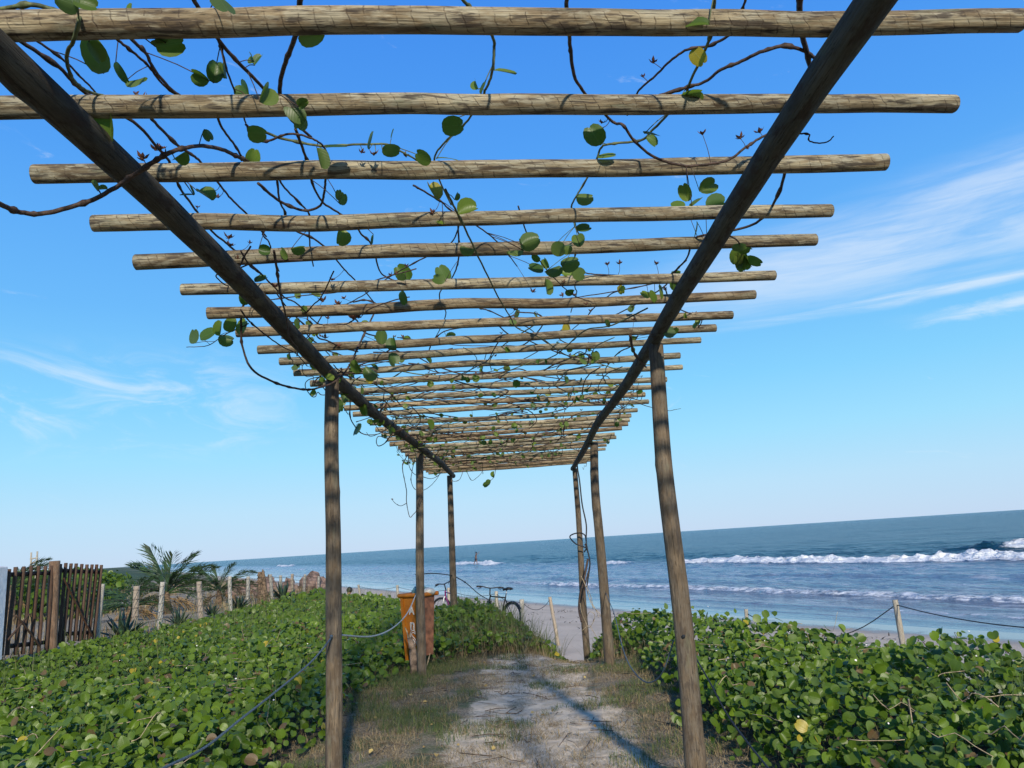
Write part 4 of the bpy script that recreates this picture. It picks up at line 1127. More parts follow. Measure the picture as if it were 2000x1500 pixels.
for (px, py, w, deg) in LEAVES:
    best = None
    for v in VINES:
        if v['px'] is None: continue
        d_ = np.min(np.hypot(*(catmull(v['px'], 4) - np.array([px, py])).T))
        if best is None or d_ < best[0]: best = (d_, v)
    v = best[1]
    # depth of the nearest stem point, so that the leaf hangs at its own stem
    q = v['P'] - EYE; dep = q @ cf; qx = 1000 + F * (q @ cr) / dep; qy = 750 - F * (q @ cu) / dep
    k = int(np.argmin(np.hypot(qx - px, qy - py))); D = dep[k] - rgl.uniform(0.0, 0.05)
    p = EYE + ray(px, py) * D
    if py < 900 and p[2] > 2.72 and D < 6 and rgl.random() < 0.8:
        p = EYE + ray(px, py) * (min(D, (2.74 - CAM_H) / ray(px, py)[2] + 0.02) if abs((2.74 - CAM_H) / ray(px, py)[2] - D) < 0.4 else D)
    size = min(0.11, w / F * D * 0.98)
    place_leaf(v, p, size, deg, rgl)


def pod_at(v, px, py, w, rg=rgl):
    q = v['P'] - EYE; dep = q @ cf; qx = 1000 + F * (q @ cr) / dep; qy = 750 - F * (q @ cu) / dep
    k = int(np.argmin(np.hypot(qx - px, qy - py))); p = EYE + ray(px, py) * dep[k]; size = w / F * dep[k] * 0.6
    Mx = Matrix.Translation(Vector([float(a) for a in p])) @ Matrix.Rotation(rg.uniform(0, 6), 4, 'Z') @ Matrix.Rotation(rg.uniform(-.7, .7), 4, 'X') @ Matrix.Scale(size, 4)
    add('seed_pod', rg.choice(POD_ME), v['o'], Mx)
    b = v['P'][k]
    if np.linalg.norm(b - p) > 0.008: v['pet'].append(tube_arrays(catmull([b, (b + p) / 2 + np.array([.004, 0, -.004]), p], 3), 0.0013, 4))


for px, py, w in ((1276, 122, 20), (1256, 150, 12), (1372, 262, 20), (1446, 270, 20), (1484, 258, 22), (1460, 290, 12), (275, 190, 22), (290, 192, 20), (265, 184, 14), (303, 292, 24), (315, 290, 22), (322, 300, 16), (278, 310, 26), (415, 375, 14), (425, 385, 12), (385, 405, 12), (447, 465, 22), (450, 480, 20), (488, 475, 12),
                  (648, 547, 14), (730, 302, 20), (706, 298, 16), (790, 303, 14), (845, 416, 16), (630, 588, 20), (660, 595, 18), (672, 583, 14), (690, 622, 26), (700, 620, 22), (640, 622, 12), (635, 660, 16), (1186, 517, 14), (1210, 515, 14), (1282, 516, 14), (1040, 570, 14), (1005, 605, 14), (1175, 240, 16), (1172, 252, 12), (625, 723, 10), (1238, 625, 12), (766, 976, 6), (537, 560, 22), (524, 572, 18)):
    best = min(VINES, key=lambda v: np.min(np.hypot(*(catmull(v['px'], 4) - np.array([px, py])).T)))
    pod_at(best, px, py, w)

# the knotted tangle over the farther half: alike thin stems nobody can tell apart
GT = 'vines tangled over the far rafters'
rt = random.Random(21)
paths = []
for k in range(150):
    y0 = 4.6 + 8.0 * rt.random() ** 0.9
    x0 = -1.05 + 2.1 * rt.random() ** 1.5 if k % 2 else rt.uniform(-1.45, -0.9)
    if k % 9 == 0: x0 = rt.uniform(0.5, 1.0)
    ang = rt.choice((math.pi / 2, math.pi / 2, -math.pi / 2, 0.3, 2.6)) + rt.uniform(-.7, .7); pts = []
    x, y = x0, y0; n = rt.randint(6, 12); z0 = rt.choice((2.84, 2.82, 2.745, 2.73, 2.71)); zz = z0; cur = rt.uniform(-.35, .35)
    for i in range(n):
        pts.append((x, y, zz)); st = rt.uniform(0.14, 0.30)
        cur += rt.uniform(-.28, .28); ang += cur * 0.7; x += math.cos(ang) * st; y += math.sin(ang) * st
        x = min(1.15 - 0.3 * (k % 3), max(-1.5 + 0.12 * (k % 4), x)); y = min(13.6, max(4.2, y))
        zz = min(2.87, max(2.56 if rt.random() < .15 else 2.66, zz + rt.uniform(-.05, .05)))
    paths.append(pts)
for k, pts in enumerate(paths):
    v = vine('one of the thin dark vines tangled over the far half of the pergola roof', pts, rt.uniform(0.003, 0.0055), world=True, group=GT, mat=GREEN_STEM_M if k % 6 == 0 else STEM_M, seed=k)
    for j in range(rt.randint(0, 4)):
        c = v['P'][rt.randrange(len(v['P']))]
        place_leaf(v, c + np.array([rt.uniform(-.05, .05), rt.uniform(-.04, .04), rt.uniform(-.06, .03)]), rt.uniform(0.03, 0.07), None, rt)
    for j in range(rt.randint(0, 3)):
        c = v['P'][rt.randrange(len(v['P']))] + np.array([rt.uniform(-.03, .03), 0, rt.uniform(-.03, .03)])
        add('seed_pod', rt.choice(POD_ME), v['o'], Matrix.Translation(Vector([float(a) for a in c])) @ Matrix.Rotation(rt.uniform(0, 6), 4, 'Z') @ Matrix.Rotation(rt.uniform(-1, 1), 4, 'X') @ Matrix.Scale(rt.uniform(.014, .022), 4))
GM = 'vines crossing the middle rafters'
for k in range(34):
    y0 = rt.uniform(2.9, 6.2); x0 = rt.uniform(-1.3, 0.95); ang = rt.choice((1.57, 1.9, 2.4, 0.9)) + rt.uniform(-.5, .5); pts = []; zz = rt.choice((2.845, 2.84, 2.83, 2.74)); x, y = x0, y0; cur = 0
    for i in range(rt.randint(5, 9)):
        pts.append((x, y, zz)); st = rt.uniform(.15, .28); cur += rt.uniform(-.2, .2); ang += cur; x += math.cos(ang) * st; y += math.sin(ang) * st; x = min(1.2 - .05 * (k % 3), max(-1.45 + .06 * (k % 4), x)); zz = min(2.87, max(2.68, zz + rt.uniform(-.035, .035)))
    v = vine('one of the thin dark vines crossing the middle rafters of the pergola', pts, rt.uniform(.003, .005), world=True, group=GM, mat=GREEN_STEM_M if k % 6 == 0 else STEM_M, seed=k + 400)
    for j in range(rt.randint(0, 3)):
        c = v['P'][rt.randrange(len(v['P']))]; place_leaf(v, c + np.array([rt.uniform(-.04, .04), rt.uniform(-.03, .03), rt.uniform(-.04, .03)]), rt.uniform(.035, .065), None, rt)
    for j in range(rt.randint(0, 3)):
        c = v['P'][rt.randrange(len(v['P']))] + np.array([rt.uniform(-.03, .03), 0, rt.uniform(-.03, .03)])
        add('seed_pod', rt.choice(POD_ME), v['o'], Matrix.Translation(Vector([float(a) for a in c])) @ Matrix.Rotation(rt.uniform(0, 6), 4, 'Z') @ Matrix.Rotation(rt.uniform(-1, 1), 4, 'X') @ Matrix.Scale(rt.uniform(.014, .022), 4))
for v in VINES:
    if v['pet']:
        o = np.array(WM[v['o'].name].translation); V, Fq = join([(a - o, b) for a, b in v['pet']])
        tag(add('petioles', mesh_np('petioles', V, Fq, v['mat']), v['o'], loc=o), kind='stuff')

# ------------------------------------------------------------------ ropes and the loose cable
def rope(name, label, W, r, mat, cat='rope', knots=(), group=None):
    C = catmull(W, 7); o = C[0]
    t = thing(name, label, cat, o, group=group)
    n = len(C); ph = np.arange(n) * 2.1
    V, q = tube_arrays(C - o, r, 7); add('strand', mesh_np('strand', V, clean(q), mat), t, loc=o)
    for p in knots: blob('knot', p, (r * 2.0, r * 2.0, r * 2.2), mat, t, seed=3, nu=8, nv=6)
    return t


kl = aty(647, 1243, 5.10); kr = aty(1335, 1243, 4.66)
rope('rope', 'blue grey rope sagging from the near left post towards the lower left edge', [kl + [0, 0.03, 0]] + [atx(a, b, -1.27) for a, b in ((630, 1268), (600, 1300), (540, 1350), (470, 1405), (400, 1460), (320, 1500), (230, 1548))], 0.0052, ROPE_BLUE_M, knots=[kl])
rope('rope', 'pale rope sagging between the near left post and the orange bin', [aty(652, 1239, 5.24), aty(672, 1241, 5.4), aty(725, 1243, 6.4), aty(760, 1231, 7.4), aty(785, 1211, 8.5), aty(800, 1190, 9.2), aty(812, 1162, 9.62)], 0.0065, ROPE_WHITE_M)
rope('rope', 'black rope slanting from the near right post down to the lower right edge', [kr + [0, 0.02, 0]] + [atx(a, b, 1.06) for a, b in ((1347, 1262), (1362, 1290), (1385, 1330), (1420, 1395), (1460, 1450), (1500, 1500), (1540, 1552))], 0.0052, ROPE_BLACK_M, knots=[kr])
rope('rope', 'slack thin rope hanging in a curve between the near and middle right posts', [aty(1316, 1250, 4.80), aty(1300, 1300, 4.9), aty(1285, 1325, 5.1), aty(1265, 1333, 5.4), aty(1245, 1320, 5.8), aty(1225, 1290, 6.6), aty(1212, 1250, 7.6), aty(1200, 1200, 8.8), aty(1183, 1158, 9.62)], 0.0045, ROPE_BLUE_M)
rope('rope', 'thin dark rope running from the far left post down towards the black bicycle', [aty(812, 1122, 9.72), aty(850, 1120, 11.6), aty(882, 1124, 12.98), aty(896, 1130, 13.4), aty(912, 1140, 13.9), aty(935, 1160, 14.6), aty(955, 1172, 15.2)], 0.008, ROPE_BLACK_M, knots=[aty(908, 1137, 13.8)])
Y6 = 13.12
rope('cable', 'black cable hanging loose beside the far right post', [aty(a, b, Y6 - 0.05) for a, b in ((1127, 900), (1128, 915), (1132, 940), (1137, 985), (1145, 1025), (1145, 1060), (1152, 1097), (1150, 1120), (1146, 1147))], 0.012, BLACKM, 'cable')
rope('cable', 'coil of black cable looped round the far right post', [aty(a, b, y_) for a, b, y_ in ((1145, 1055, 13.05), (1142, 1045, 13.0), (1133, 1041, 13.02), (1120, 1043, 13.05), (1113, 1049, 13.1), (1123, 1061, 13.0), (1137, 1067, 12.98), (1145, 1071, 13.02), (1141, 1078, 13.05))], 0.011, BLACKM, 'cable')
rope('withered_vine', 'twisted dark dead vine stem wound round the lower half of the far right post', [aty(a, b, y_) for a, b, y_ in ((1148, 1092, 13.06), (1144, 1115, 13.0), (1139, 1140, 12.96), (1133, 1160, 12.98), (1131, 1190, 13.02), (1136, 1215, 12.98))], 0.018, STEM_M, 'vine')
rope('withered_vine', 'second thick dead vine stem hanging right of the far right post', [aty(a, b, y_) for a, b, y_ in ((1143, 1062, 13.2), (1150, 1085, 13.15), (1152, 1105, 13.1), (1147, 1125, 13.05), (1141, 1150, 13.0), (1138, 1172, 12.98))], 0.012, STEM_M, 'vine')
GDV = 'dry pale vine twigs curling at the foot of the far right post'
for k, pts in enumerate((((1133, 1178), (1136, 1195), (1143, 1213), (1150, 1226), (1160, 1212), (1161, 1200), (1152, 1195), (1146, 1205)), ((1135, 1125), (1143, 1142), (1150, 1165), (1163, 1190), (1170, 1205)), ((1137, 1130), (1146, 1150), (1155, 1180), (1172, 1200), (1178, 1222)),
                          ((1136, 1232), (1150, 1222), (1158, 1232), (1168, 1250)), ((1146, 1143), (1152, 1160), (1156, 1172), (1158, 1190)))):
    rope('dry_twig', 'one of the dry pale vine twigs curling at the foot of the far right post', [aty(a, b, 12.85 + 0.08 * math.sin(i + k)) for i, (a, b) in enumerate(pts)], 0.0045, DRY_STEM_M, 'twig', group=GDV)
# ------------------------------------------------------------------ orange bin behind the second left post
def bin_mat():
    m, t = new_mat('orange painted boards'); v = t.coord('Object')
    n = t.noise(v, 5, 5, 0.65); n2 = t.noise(t.vmul(v, (1, 1, .15)), 30, 4, 0.6)
    c = t.mix(t.mapr(n, 0.35, 0.65), (0.36, 0.105, 0.006, 1), (0.48, 0.165, 0.010, 1))
    c = t.mix(t.math('MULTIPLY', t.mapr(n2, 0.55, 0.75), 0.5), c, (0.16, 0.06, 0.02, 1))
    t.out(t.bsdf(c, 0.55, t.bump(n2, 0.4, 0.003), 0.4)); return m


ORANGE = bin_mat(); ORANGE_SIDE = plain('worn orange brown boards', (0.30, 0.12, 0.06), 0.7, var=0.3, scale=9)
BAG_M = plain('grey green rubbish bag', (0.16, 0.27, 0.24), 0.35, var=0.35, scale=25, bumpd=0.01)
BAG2_M = plain('clear plastic bag', (0.50, 0.50, 0.46), 0.25, var=0.15, scale=30, bumpd=0.01)


def build_bin():
    c = aty(820, 1250, 10.35); gz = float(ground_z(c[0], 10.35)); c[2] = gz + 0.17
    ztop = aty(815, 1163, 10.35)[2]; H = ztop - c[2]
    rz = R(-30)
    t = thing('litter_bin', 'orange wooden litter bin with painted letters behind the second left post', 'bin', c, rz)
    base = WM[t.name]
    w1, w0 = 0.150, 0.118
    for k in range(4):       # four tapered board walls; 0 faces the camera's left
        a = k * math.pi / 2
        Mx = base @ Matrix.Rotation(a, 4, 'Z')
        v = [(-w0, -w0, 0), (w0, -w0, 0), (w1, -w1, H), (-w1, -w1, H), (-w0 + .018, -w0 + .018, 0), (w0 - .018, -w0 + .018, 0), (w1 - .018, -w1 + .018, H), (-w1 + .018, -w1 + .018, H)]
        f = [[0, 1, 2, 3], [5, 4, 7, 6], [3, 2, 6, 7], [0, 4, 5, 1]]
        add('side_panel', mesh_np('side_panel', v, f, ORANGE_SIDE if k == 1 else ORANGE, smooth=False), t, Mx)
    V, f = box_arrays(-w0 + .02, w0 - .02, -w0 + .02, w0 - .02, 0.02, 0.04); add('floor_board', mesh_np('floor_board', V, f, ORANGE, smooth=False), t, base)
    for k in range(4):
        Mx = base @ Matrix.Rotation(k * math.pi / 2, 4, 'Z')
        p0 = Mx @ Vector((-w1 - .045 * (k % 2 == 0), -w1 - .012, H + .012)); p1 = Mx @ Vector((w1 + .045 * (k % 2 == 0), -w1 - .012, H + .012))
        pole('rim_rail', p0, p1, 0.027, 0.027, ORANGE, t, seed=k + 700, seg=12, step=0.08, wob=0.002, rough=0.02)
    for k in range(2):       # corner battens on the lettered side
        x_ = (-1) ** k
        V = np.array([(x_ * w0 - .022, -w0 - .014, -0.05), (x_ * w0 + .022, -w0 - .014, -0.05), (x_ * w0 + .022, -w0 + .008, -0.05), (x_ * w0 - .022, -w0 + .008, -0.05),
                      (x_ * w1 - .022, -w1 - .014, H - .012), (x_ * w1 + .022, -w1 - .014, H - .012), (x_ * w1 + .022, -w1 + .008, H - .012), (x_ * w1 - .022, -w1 + .008, H - .012)], float)
        add('corner_batten', mesh_np('corner_batten', V, box_arrays(0, 1, 0, 1, 0, 1)[1], ORANGE, smooth=False), t, base)
    # outlined letters on the board, one below the other
    tilt = math.atan((w1 - w0) / H)
    PALE = plain('pale letter paint', (0.70, 0.66, 0.58), 0.6, var=0.08)
    for ch, zf, sz in (('A', 0.70, 0.15), ('n', 0.44, 0.20), ('S', 0.17, 0.28)):
        cu_ = bpy.data.curves.new('letter', 'FONT'); cu_.body = ch; cu_.size = sz; cu_.align_x = 'CENTER'; cu_.fill_mode = 'NONE'; cu_.bevel_depth = 0.005; cu_.bevel_resolution = 1; cu_.resolution_u = 4; cu_.materials.append(PALE)
        yy = -(w0 + (w1 - w0) * zf) - 0.004
        Mx = base @ Matrix.Translation((0.0, yy - 0.004, zf * H)) @ Matrix.Rotation(math.pi / 2 + tilt * 1.0, 4, 'X') @ Matrix.Scale(0.8, 4, (1, 0, 0))
        tmp = bpy.data.objects.new('letter_curve', cu_); COL.objects.link(tmp); dg = bpy.context.evaluated_depsgraph_get()
        lm = bpy.data.meshes.new_from_object(tmp.evaluated_get(dg)); bpy.data.objects.remove(tmp)
        if not lm.materials: lm.materials.append(PALE)
        add('letter', lm, t, Mx)
    # what sticks out of it
    ctr = base @ Vector((0, 0, H + .035))
    b1 = blob('rubbish_bag', ctr + Vector((0.02, 0.06, 0.015)), (0.12, 0.11, 0.065), BAG_M, None, seed=5, amp=0.3, nu=18, nv=12, freq=2.4, smooth=True); tag(b1, 'grey green rubbish bag bulging out of the orange bin', 'bag')
    b2 = blob('plastic_bag', ctr + Vector((0.13, -0.03, 0.005)), (0.09, 0.08, 0.05), BAG2_M, None, seed=9, amp=0.3, nu=18, nv=12, freq=2.4, smooth=True); tag(b2, 'pale plastic bag hanging over the right rim of the orange bin', 'bag')


build_bin()

# forked dead trunk in front of the bin
yT = 9.9
def trunk():
    b = aty(816, 1330, yT); b[2] = float(ground_z(b[0], yT)) - 0.05
    t = thing('driftwood', 'forked bare dead trunk leaning against the orange bin', 'driftwood', b)
    DEADM = plain('bare dead wood', (0.24, 0.17, 0.12), 0.9, var=0.4, scale=14, bumpd=0.02)
    def br(pts, rr, nm, mat):
        tube(nm, [aty(a, c_, yT - 0.05 * i * 0) for i, (a, c_) in enumerate(pts)], rr, mat, t, origin=b, seg=8, knobs=0.0, seed=5, per=5)
    br([(812, 1335), (809, 1300), (806, 1270), (800, 1245)], (0.065, 0.055, 0.045, 0.03), 'trunk', DEADM)
    br([(814, 1330), (815, 1305), (811, 1285), (806, 1262)], (0.05, 0.04, 0.035, 0.03), 'trunk', DEADM)
    br([(806, 1270), (799, 1255), (796, 1238), (791, 1225)], (0.02, 0.014, 0.01, 0.006), 'branch', DRY_STEM_M)
    br([(813, 1296), (808, 1278), (803, 1258), (800, 1238)], (0.018, 0.016, 0.012, 0.007), 'branch', DRY_STEM_M)
    br([(833, 1302), (837, 1288), (840, 1276)], (0.004, 0.010, 0.003), 'branch', DRY_STEM_M)


trunk()


# ------------------------------------------------------------------ bicycles on the far side of the mound
def ring(c, r, rad, nrm, seg=26):
    a = np.linspace(0, 2 * math.pi, seg + 1)
    n = np.array(nrm, float); u = np.cross(n, [0, 0, 1.0]); u /= np.linalg.norm(u); w = np.cross(n, u)
    P = np.array(c) + r * (np.cos(a)[:, None] * u + np.sin(a)[:, None] * w)
    return tube_arrays(P, rad, 6)


def bicycle(label, loc, rz, lean, paint, fender=False, steer=0.0, fork_m=None):
    """local +X forward, wheels on z=0"""
    t = thing('bicycle', label, 'bicycle', loc, 0.0, 'bicycles parked by the dune')
    base = Matrix.Translation(Vector([float(q) for q in loc])) @ Matrix.Rotation(rz, 4, 'Z') @ Matrix.Rotation(lean, 4, 'X')
    t.matrix_world = base; WM[t.name] = base.copy()
    def part(nm, arrs, mat, parent=t, mw=base):
        V, f = join(arrs); return add(nm, mesh_np(nm, V, f, mat), parent, mw)
    r = 0.34; A = np.array([-0.52, 0, r]); B = np.array([0.54, 0, r]); BB = np.array([-0.08, 0, 0.29]); ST = np.array([-0.24, 0, 0.78]); HT = np.array([0.36, 0, 0.82]); HB = np.array([0.40, 0, 0.68])
    L = lambda a, b, rr=0.016: tube_arrays(np.array([a, (np.array(a) + b) / 2, b]), rr, 8)
    part('frame', [L(BB, ST, 0.017), L(BB, HB, 0.02), L(ST * .96 + np.array([0, 0, .02]), HT - [0, 0, .03], 0.016), L(HB, HT, 0.02)] + [L(BB + [0, s, 0], A + [0, s, 0], 0.009) for s in (-.05, .05)] + [L(ST - [0, 0, .04], A + [0, s, 0], 0.008) for s in (-.05, .05)], paint)
    st = base @ Matrix.Translation(Vector(HB.tolist())) @ Matrix.Rotation(steer, 4, 'Z') @ Matrix.Translation(Vector((-HB).tolist()))
    part('fork', [L(HB + [0, s, 0], B + [0, s, 0], 0.012) for s in (-.05, .05)] + [L(HB + [0, -.05, 0], HB + [0, .05, 0], .014)], fork_m or paint, mw=st)
    part('stem', [L(HT, HT + [0.03, 0, .16], 0.015)], BLACKM, mw=st)
    hb = part('handlebar', [tube_arrays(catmull([HT + [.03, -.33, .18], HT + [.04, -.2, .19], HT + [0.05, 0, .16], HT + [.04, .2, .19], HT + [.03, .33, .18]], 4), 0.013, 8)], BLACKM, mw=st)
    part('grip', [L(HT + [.03, s * .33, .18], HT + [.035, s * .22, .187], 0.021) for s in (-1, 1)], BLACKM, hb, st)
    part('brake_lever', [L(HT + [.04, s * .19, .175], HT + [.12, s * .28, .13], 0.007) for s in (-1, 1)], BLACKM, hb, st)
    part('seat_post', [L(ST, ST + [-.035, 0, .16], 0.014)], METAL)
    sv = []
    for x_, w_, z_ in ((-.14, .085, .025), (-.09, .095, .035), (0, .05, .02), (.10, .022, .015), (.15, .012, .0)):
        sv += [(x_, -w_, z_ - .02), (x_, -w_ * .6, z_ + .012), (x_, w_ * .6, z_ + .012), (x_, w_, z_ - .02), (x_, 0, z_ - .045)]
    sv = np.array(sv) + ST + [-.035, 0, .18]; sf = [[k * 5 + j, k * 5 + (j + 1) % 5, k * 5 + 5 + (j + 1) % 5, k * 5 + 5 + j] for k in range(4) for j in range(5)] + [[4, 3, 2, 1, 0], [20, 21, 22, 23, 24]]
    add('saddle', mesh_np('saddle', sv, sf, BLACKM), t, base)
    for c, mw in ((A, base), (B, st)):
        w = part('wheel', [ring(c, r - .045, 0.010, (0, 1, 0)), L(c + [0, -.04, 0], c + [0, .04, 0], 0.018)] + [tube_arrays(np.array([c, c + (r - .05) * np.array([math.cos(a), 0, math.sin(a)])]), 0.0018, 3) for a in np.linspace(0, 2 * math.pi, 16, endpoint=False)], METAL, mw=mw)
        part('tyre', [ring(c, r - .022, 0.022, (0, 1, 0))], BLACKM, w, mw)
    a = np.linspace(0, 2 * math.pi, 25)
    part('crank', [tube_arrays(BB + np.stack([.09 * np.cos(a), 0 * a + .05, .09 * np.sin(a)], -1), 0.007, 4), L(BB + [0, .06, 0], BB + [.10, .07, -.13], .009), L(BB + [0, -.06, 0], BB + [-.10, -.07, .13], .009)], BLACKM)
    for s in (1, -1): add('pedal', mesh_np('pedal', *box_arrays(BB[0] + s * .10 - .045, BB[0] + s * .10 + .045, s * .12 - .05, s * .12 + .05, BB[2] - s * .13 - .01, BB[2] - s * .13 + .01), BLACKM, smooth=False), t, base)
    if fender:
        P = A + (r + .02) * np.stack([np.cos(np.linspace(0.15, 2.6, 14)), 0 * np.linspace(0, 1, 14), np.sin(np.linspace(0.15, 2.6, 14))], -1)
        V = []; f = []
        for k, p in enumerate(P):
            V += [p + [0, -.035, -.012], p + [0, 0, .006], p + [0, .035, -.012]]
            if k: f += [[3 * k - 3, 3 * k - 2, 3 * k + 1, 3 * k], [3 * k - 2, 3 * k - 1, 3 * k + 2, 3 * k + 1]]
        add('mudguard', mesh_np('mudguard', V, f, BLACKM), t, base)
    return t


pb = aty(966, 1195, 18.4); pb[2] = float(ground_z(pb[0], 18.4)) + 0.0
top = aty(957, 1147, 18.2)[2]
BY = 18.6
bx = aty(972, 1190, BY)[0]
bicycle('black bicycle parked on the sand behind the grassy mound', (bx - 0.03, BY, aty(957, 1148, BY)[2] - 1.0), R(128), R(8), BLACKM, True, R(-28))
by2 = 18.9; p2 = aty(872, 1140, by2)
bicycle('magenta bicycle with a white fork half hidden behind the orange bin', (p2[0] + 0.12, by2, p2[2] - 1.0), R(112), R(-4), PINK_PAINT, False, R(35), WHITE_PAINT)

# ------------------------------------------------------------------ fences
def sand_z(x, y): return float(ground_z(x, y))


def rope_fence():
    t = thing('rope_fence', 'leaning pale wooden stakes strung with thin dark rope along the top of the beach', 'fence', (2.2, 16, -1.2))
    tops = []
    data = [((1748, 1172), (1757, 1224), 10.6, 0.040), ((1457, 1190), (1459, 1214), 13.2, 0.035), ((1074, 1166), (1089, 1252), 20.6, 0.048), ((1019, 1171), (1021, 1215), 19.4, 0.062), ((969, 1155), (971, 1190), 21.0, 0.05), ((876, 1148), (877, 1185), 24.5, 0.055), ((776, 1143), (778, 1180), 29.0, 0.055), ((700, 1142), (705, 1176), 33.0, 0.055)]
    for k, (a, b, y, r_) in enumerate(data):
        A = aty(*a, y); B = aty(*b, y); gz = sand_z(B[0], y) - 0.1
        B2 = A + (B - A) * ((A[2] - gz) / (A[2] - B[2]))
        pole('stake', B2, A, r_, r_ * 0.9, PALE_POST_M, t, seed=800 + k, seg=10, step=0.12, wob=0.01, rough=0.08)
        tops.append(A - [0, 0, 0.06])
    def seg(a, b, sag, n=6): return [a + (b - a) * f - np.array([0, 0, sag * 4 * f * (1 - f)]) for f in np.linspace(0, 1, n)]
    right = aty(2060, 1230, 7.9)
    for a, b, sg in ((right, tops[0], .05), (tops[0], tops[1], 0.42), (tops[2], tops[3], .22), (tops[3], tops[4], .1), (tops[4], tops[5], .12), (tops[5], tops[6], .1), (tops[6], tops[7], .1)):
        P = catmull(seg(a, b, sg), 3); V, q = tube_arrays(P - a, 0.007, 5)
        add('rope', mesh_np('rope', V, clean(q), ROPE_BLACK_M), t, loc=a)


rope_fence()

WIRE_M = plain('rusty barbed wire', (0.10, 0.07, 0.05), 0.7, var=0.3, metal=0.3)
CONC_M = wood_mat('pale round fence post', [(0.34, 0.32, 0.27), (0.44, 0.42, 0.36), (0.54, 0.52, 0.46), (0.48, 0.45, 0.40)], helix=0.9, dark=0.25, green=0.1)


def wire_fence():
    t = thing('wire_fence', 'pale round posts strung with barbed wire running from the gate towards the sea', 'fence', (-7.2, 14, 0.2))
    data = [((199, 1141), (187, 1252), 13.6), ((267, 1145), (264, 1230), 14.9), ((318, 1137), (314, 1216), 16.0), ((389, 1136), (392, 1212), 17.9), ((449, 1126), (450, 1186), 19.9), ((485, 1126), (484, 1172), 21.2), ((528, 1122), (530, 1168), 23.2), ((548, 1124), (549, 1165), 24.4), ((571, 1121), (571, 1162), 25.6), ((596, 1122), (594, 1162), 27.0), ((623, 1126), (622, 1162), 28.7),
            ((377, 1128), (378, 1165), 31.0)]
    tops = []
    for k, (a, b, y) in enumerate(data):
        A = aty(*a, y); B = aty(*b, y); gz = sand_z(B[0], y) - 0.1
        if A[2] - B[2] < 0.9: B = aty(a[0] + (b[0] - a[0]) * 1.3, b[1], y)
        B2 = A + (B - A) * ((A[2] - gz) / (A[2] - B[2]))
        r_ = 0.056 if k in (1, 3) else 0.048
        pole('post', B2, A, r_ * 1.05, r_, CONC_M, t, seed=900 + k, seg=12, step=0.1, wob=0.012, rough=0.07)
        if k < 11: tops.append((A, B2))
    for h in (0.93, 0.76, 0.6, 0.44, 0.3):
        for (A, B), (C_, D_) in zip(tops[:-1], tops[1:]):
            p = B + (A - B) * h; q = D_ + (C_ - D_) * h; off = np.array([0.055, 0, 0]); n = 7; parts = []
            P = np.array([p + off + (q - p) * f - np.array([0, 0, .02 * 4 * f * (1 - f)]) for f in np.linspace(0, 1, n)])
            parts.append(tube_arrays(P - p, 0.0035, 4))
            for f in np.linspace(0.08, 0.92, 9):
                c = p + off + (q - p) * f - np.array([0, 0, .02 * 4 * f * (1 - f)]) - p
                parts.append(tube_arrays(np.array([c - [0, .012, .018], c + [0, .012, .018]]), 0.002, 3)); parts.append(tube_arrays(np.array([c - [0, -.012, .018], c + [0, -.012, .018]]), 0.002, 3))
            V, f_ = join(parts); add('barbed_wire', mesh_np('barbed_wire', V, f_, WIRE_M), t, loc=p)


wire_fence()


def gate():
    t = thing('picket_gate', 'red brown double gate of thin round pickets at the left edge', 'gate', (-7.3, 12, .27))
    XG = -7.3
    def gx(px, py): return atx(px, py, XG)
    # centre post, thick square-ish log
    A = gx(107, 1096); B = gx(100, 1268)
    B[2] = sand_z(XG, B[1]) - .1; pole('gate_post', B, A, 0.085, 0.078, wood_mat('old brown gate post', [(0.13, 0.08, 0.05), (0.20, 0.125, 0.08), (0.27, 0.18, 0.12), (0.2, 0.14, 0.10)], helix=0, dark=.5), t, seed=950, seg=10, step=0.1, wob=0.008, rough=0.05)
    left = [((31, 1108), (14, 1279)), ((47, 1107), (30, 1279)), ((61, 1106), (45, 1277)), ((76, 1106), (60, 1277)), ((89, 1106), (75, 1274)), ((102, 1105), (90, 1271)), ((18, 1112), (2, 1280))]
    right = [((118, 1102), (107, 1266)), ((129, 1100), (115, 1260)), ((139, 1101), (122, 1259)), ((149, 1101), (135, 1253)), ((160, 1102), (146, 1252)), ((170, 1103), (155, 1252)), ((180, 1103), (163, 1250)), ((189, 1103), (173, 1250)), ((198, 1104), (183, 1248))]
    for grp in (left, right):
        for k, (a, b) in enumerate(grp):
            A = gx(*a); B = gx(*b); B[0] += 0; 
            pole('picket', B, A, 0.030, 0.027, GATE_M, t, seed=960 + k, seg=8, step=0.2, wob=0.012, rough=0.06)
    for a, b in (((15, 1122), (104, 1119)), ((108, 1114), (199, 1117)), ((22, 1262), (96, 1254)), ((108, 1240), (190, 1234))):
        pole('rail', gx(*a) + [-.05, 0, 0], gx(*b) + [-.05, 0, 0], 0.032, 0.030, GATE_M, t, seed=970 + a[0], seg=8, step=0.2, wob=0.01)
    for a, b in (((8, 1250), (50, 1200)), ((118, 1130), (174, 1244)), ((24, 1203), (70, 1262))):
        pole('brace', gx(*a) + [.055, 0, 0], gx(*b) + [.055, 0, 0], 0.015, 0.014, GATE_M, t, seed=980 + a[0], seg=8, step=0.2, wob=0.01)


gate()

# white wall end at the left edge
wy = atx(9, 1200, -7.22)[1]
V, f = box_arrays(-7.42, -7.22, wy - 3.2, wy, 0.0, atx(8, 1106, -7.3)[2], 0.015)
w = add('white_wall', mesh_np('white_wall', V, f, WALL_M, smooth=False)); tag(w, 'rough white plastered wall end at the left edge beside the gate', 'wall')

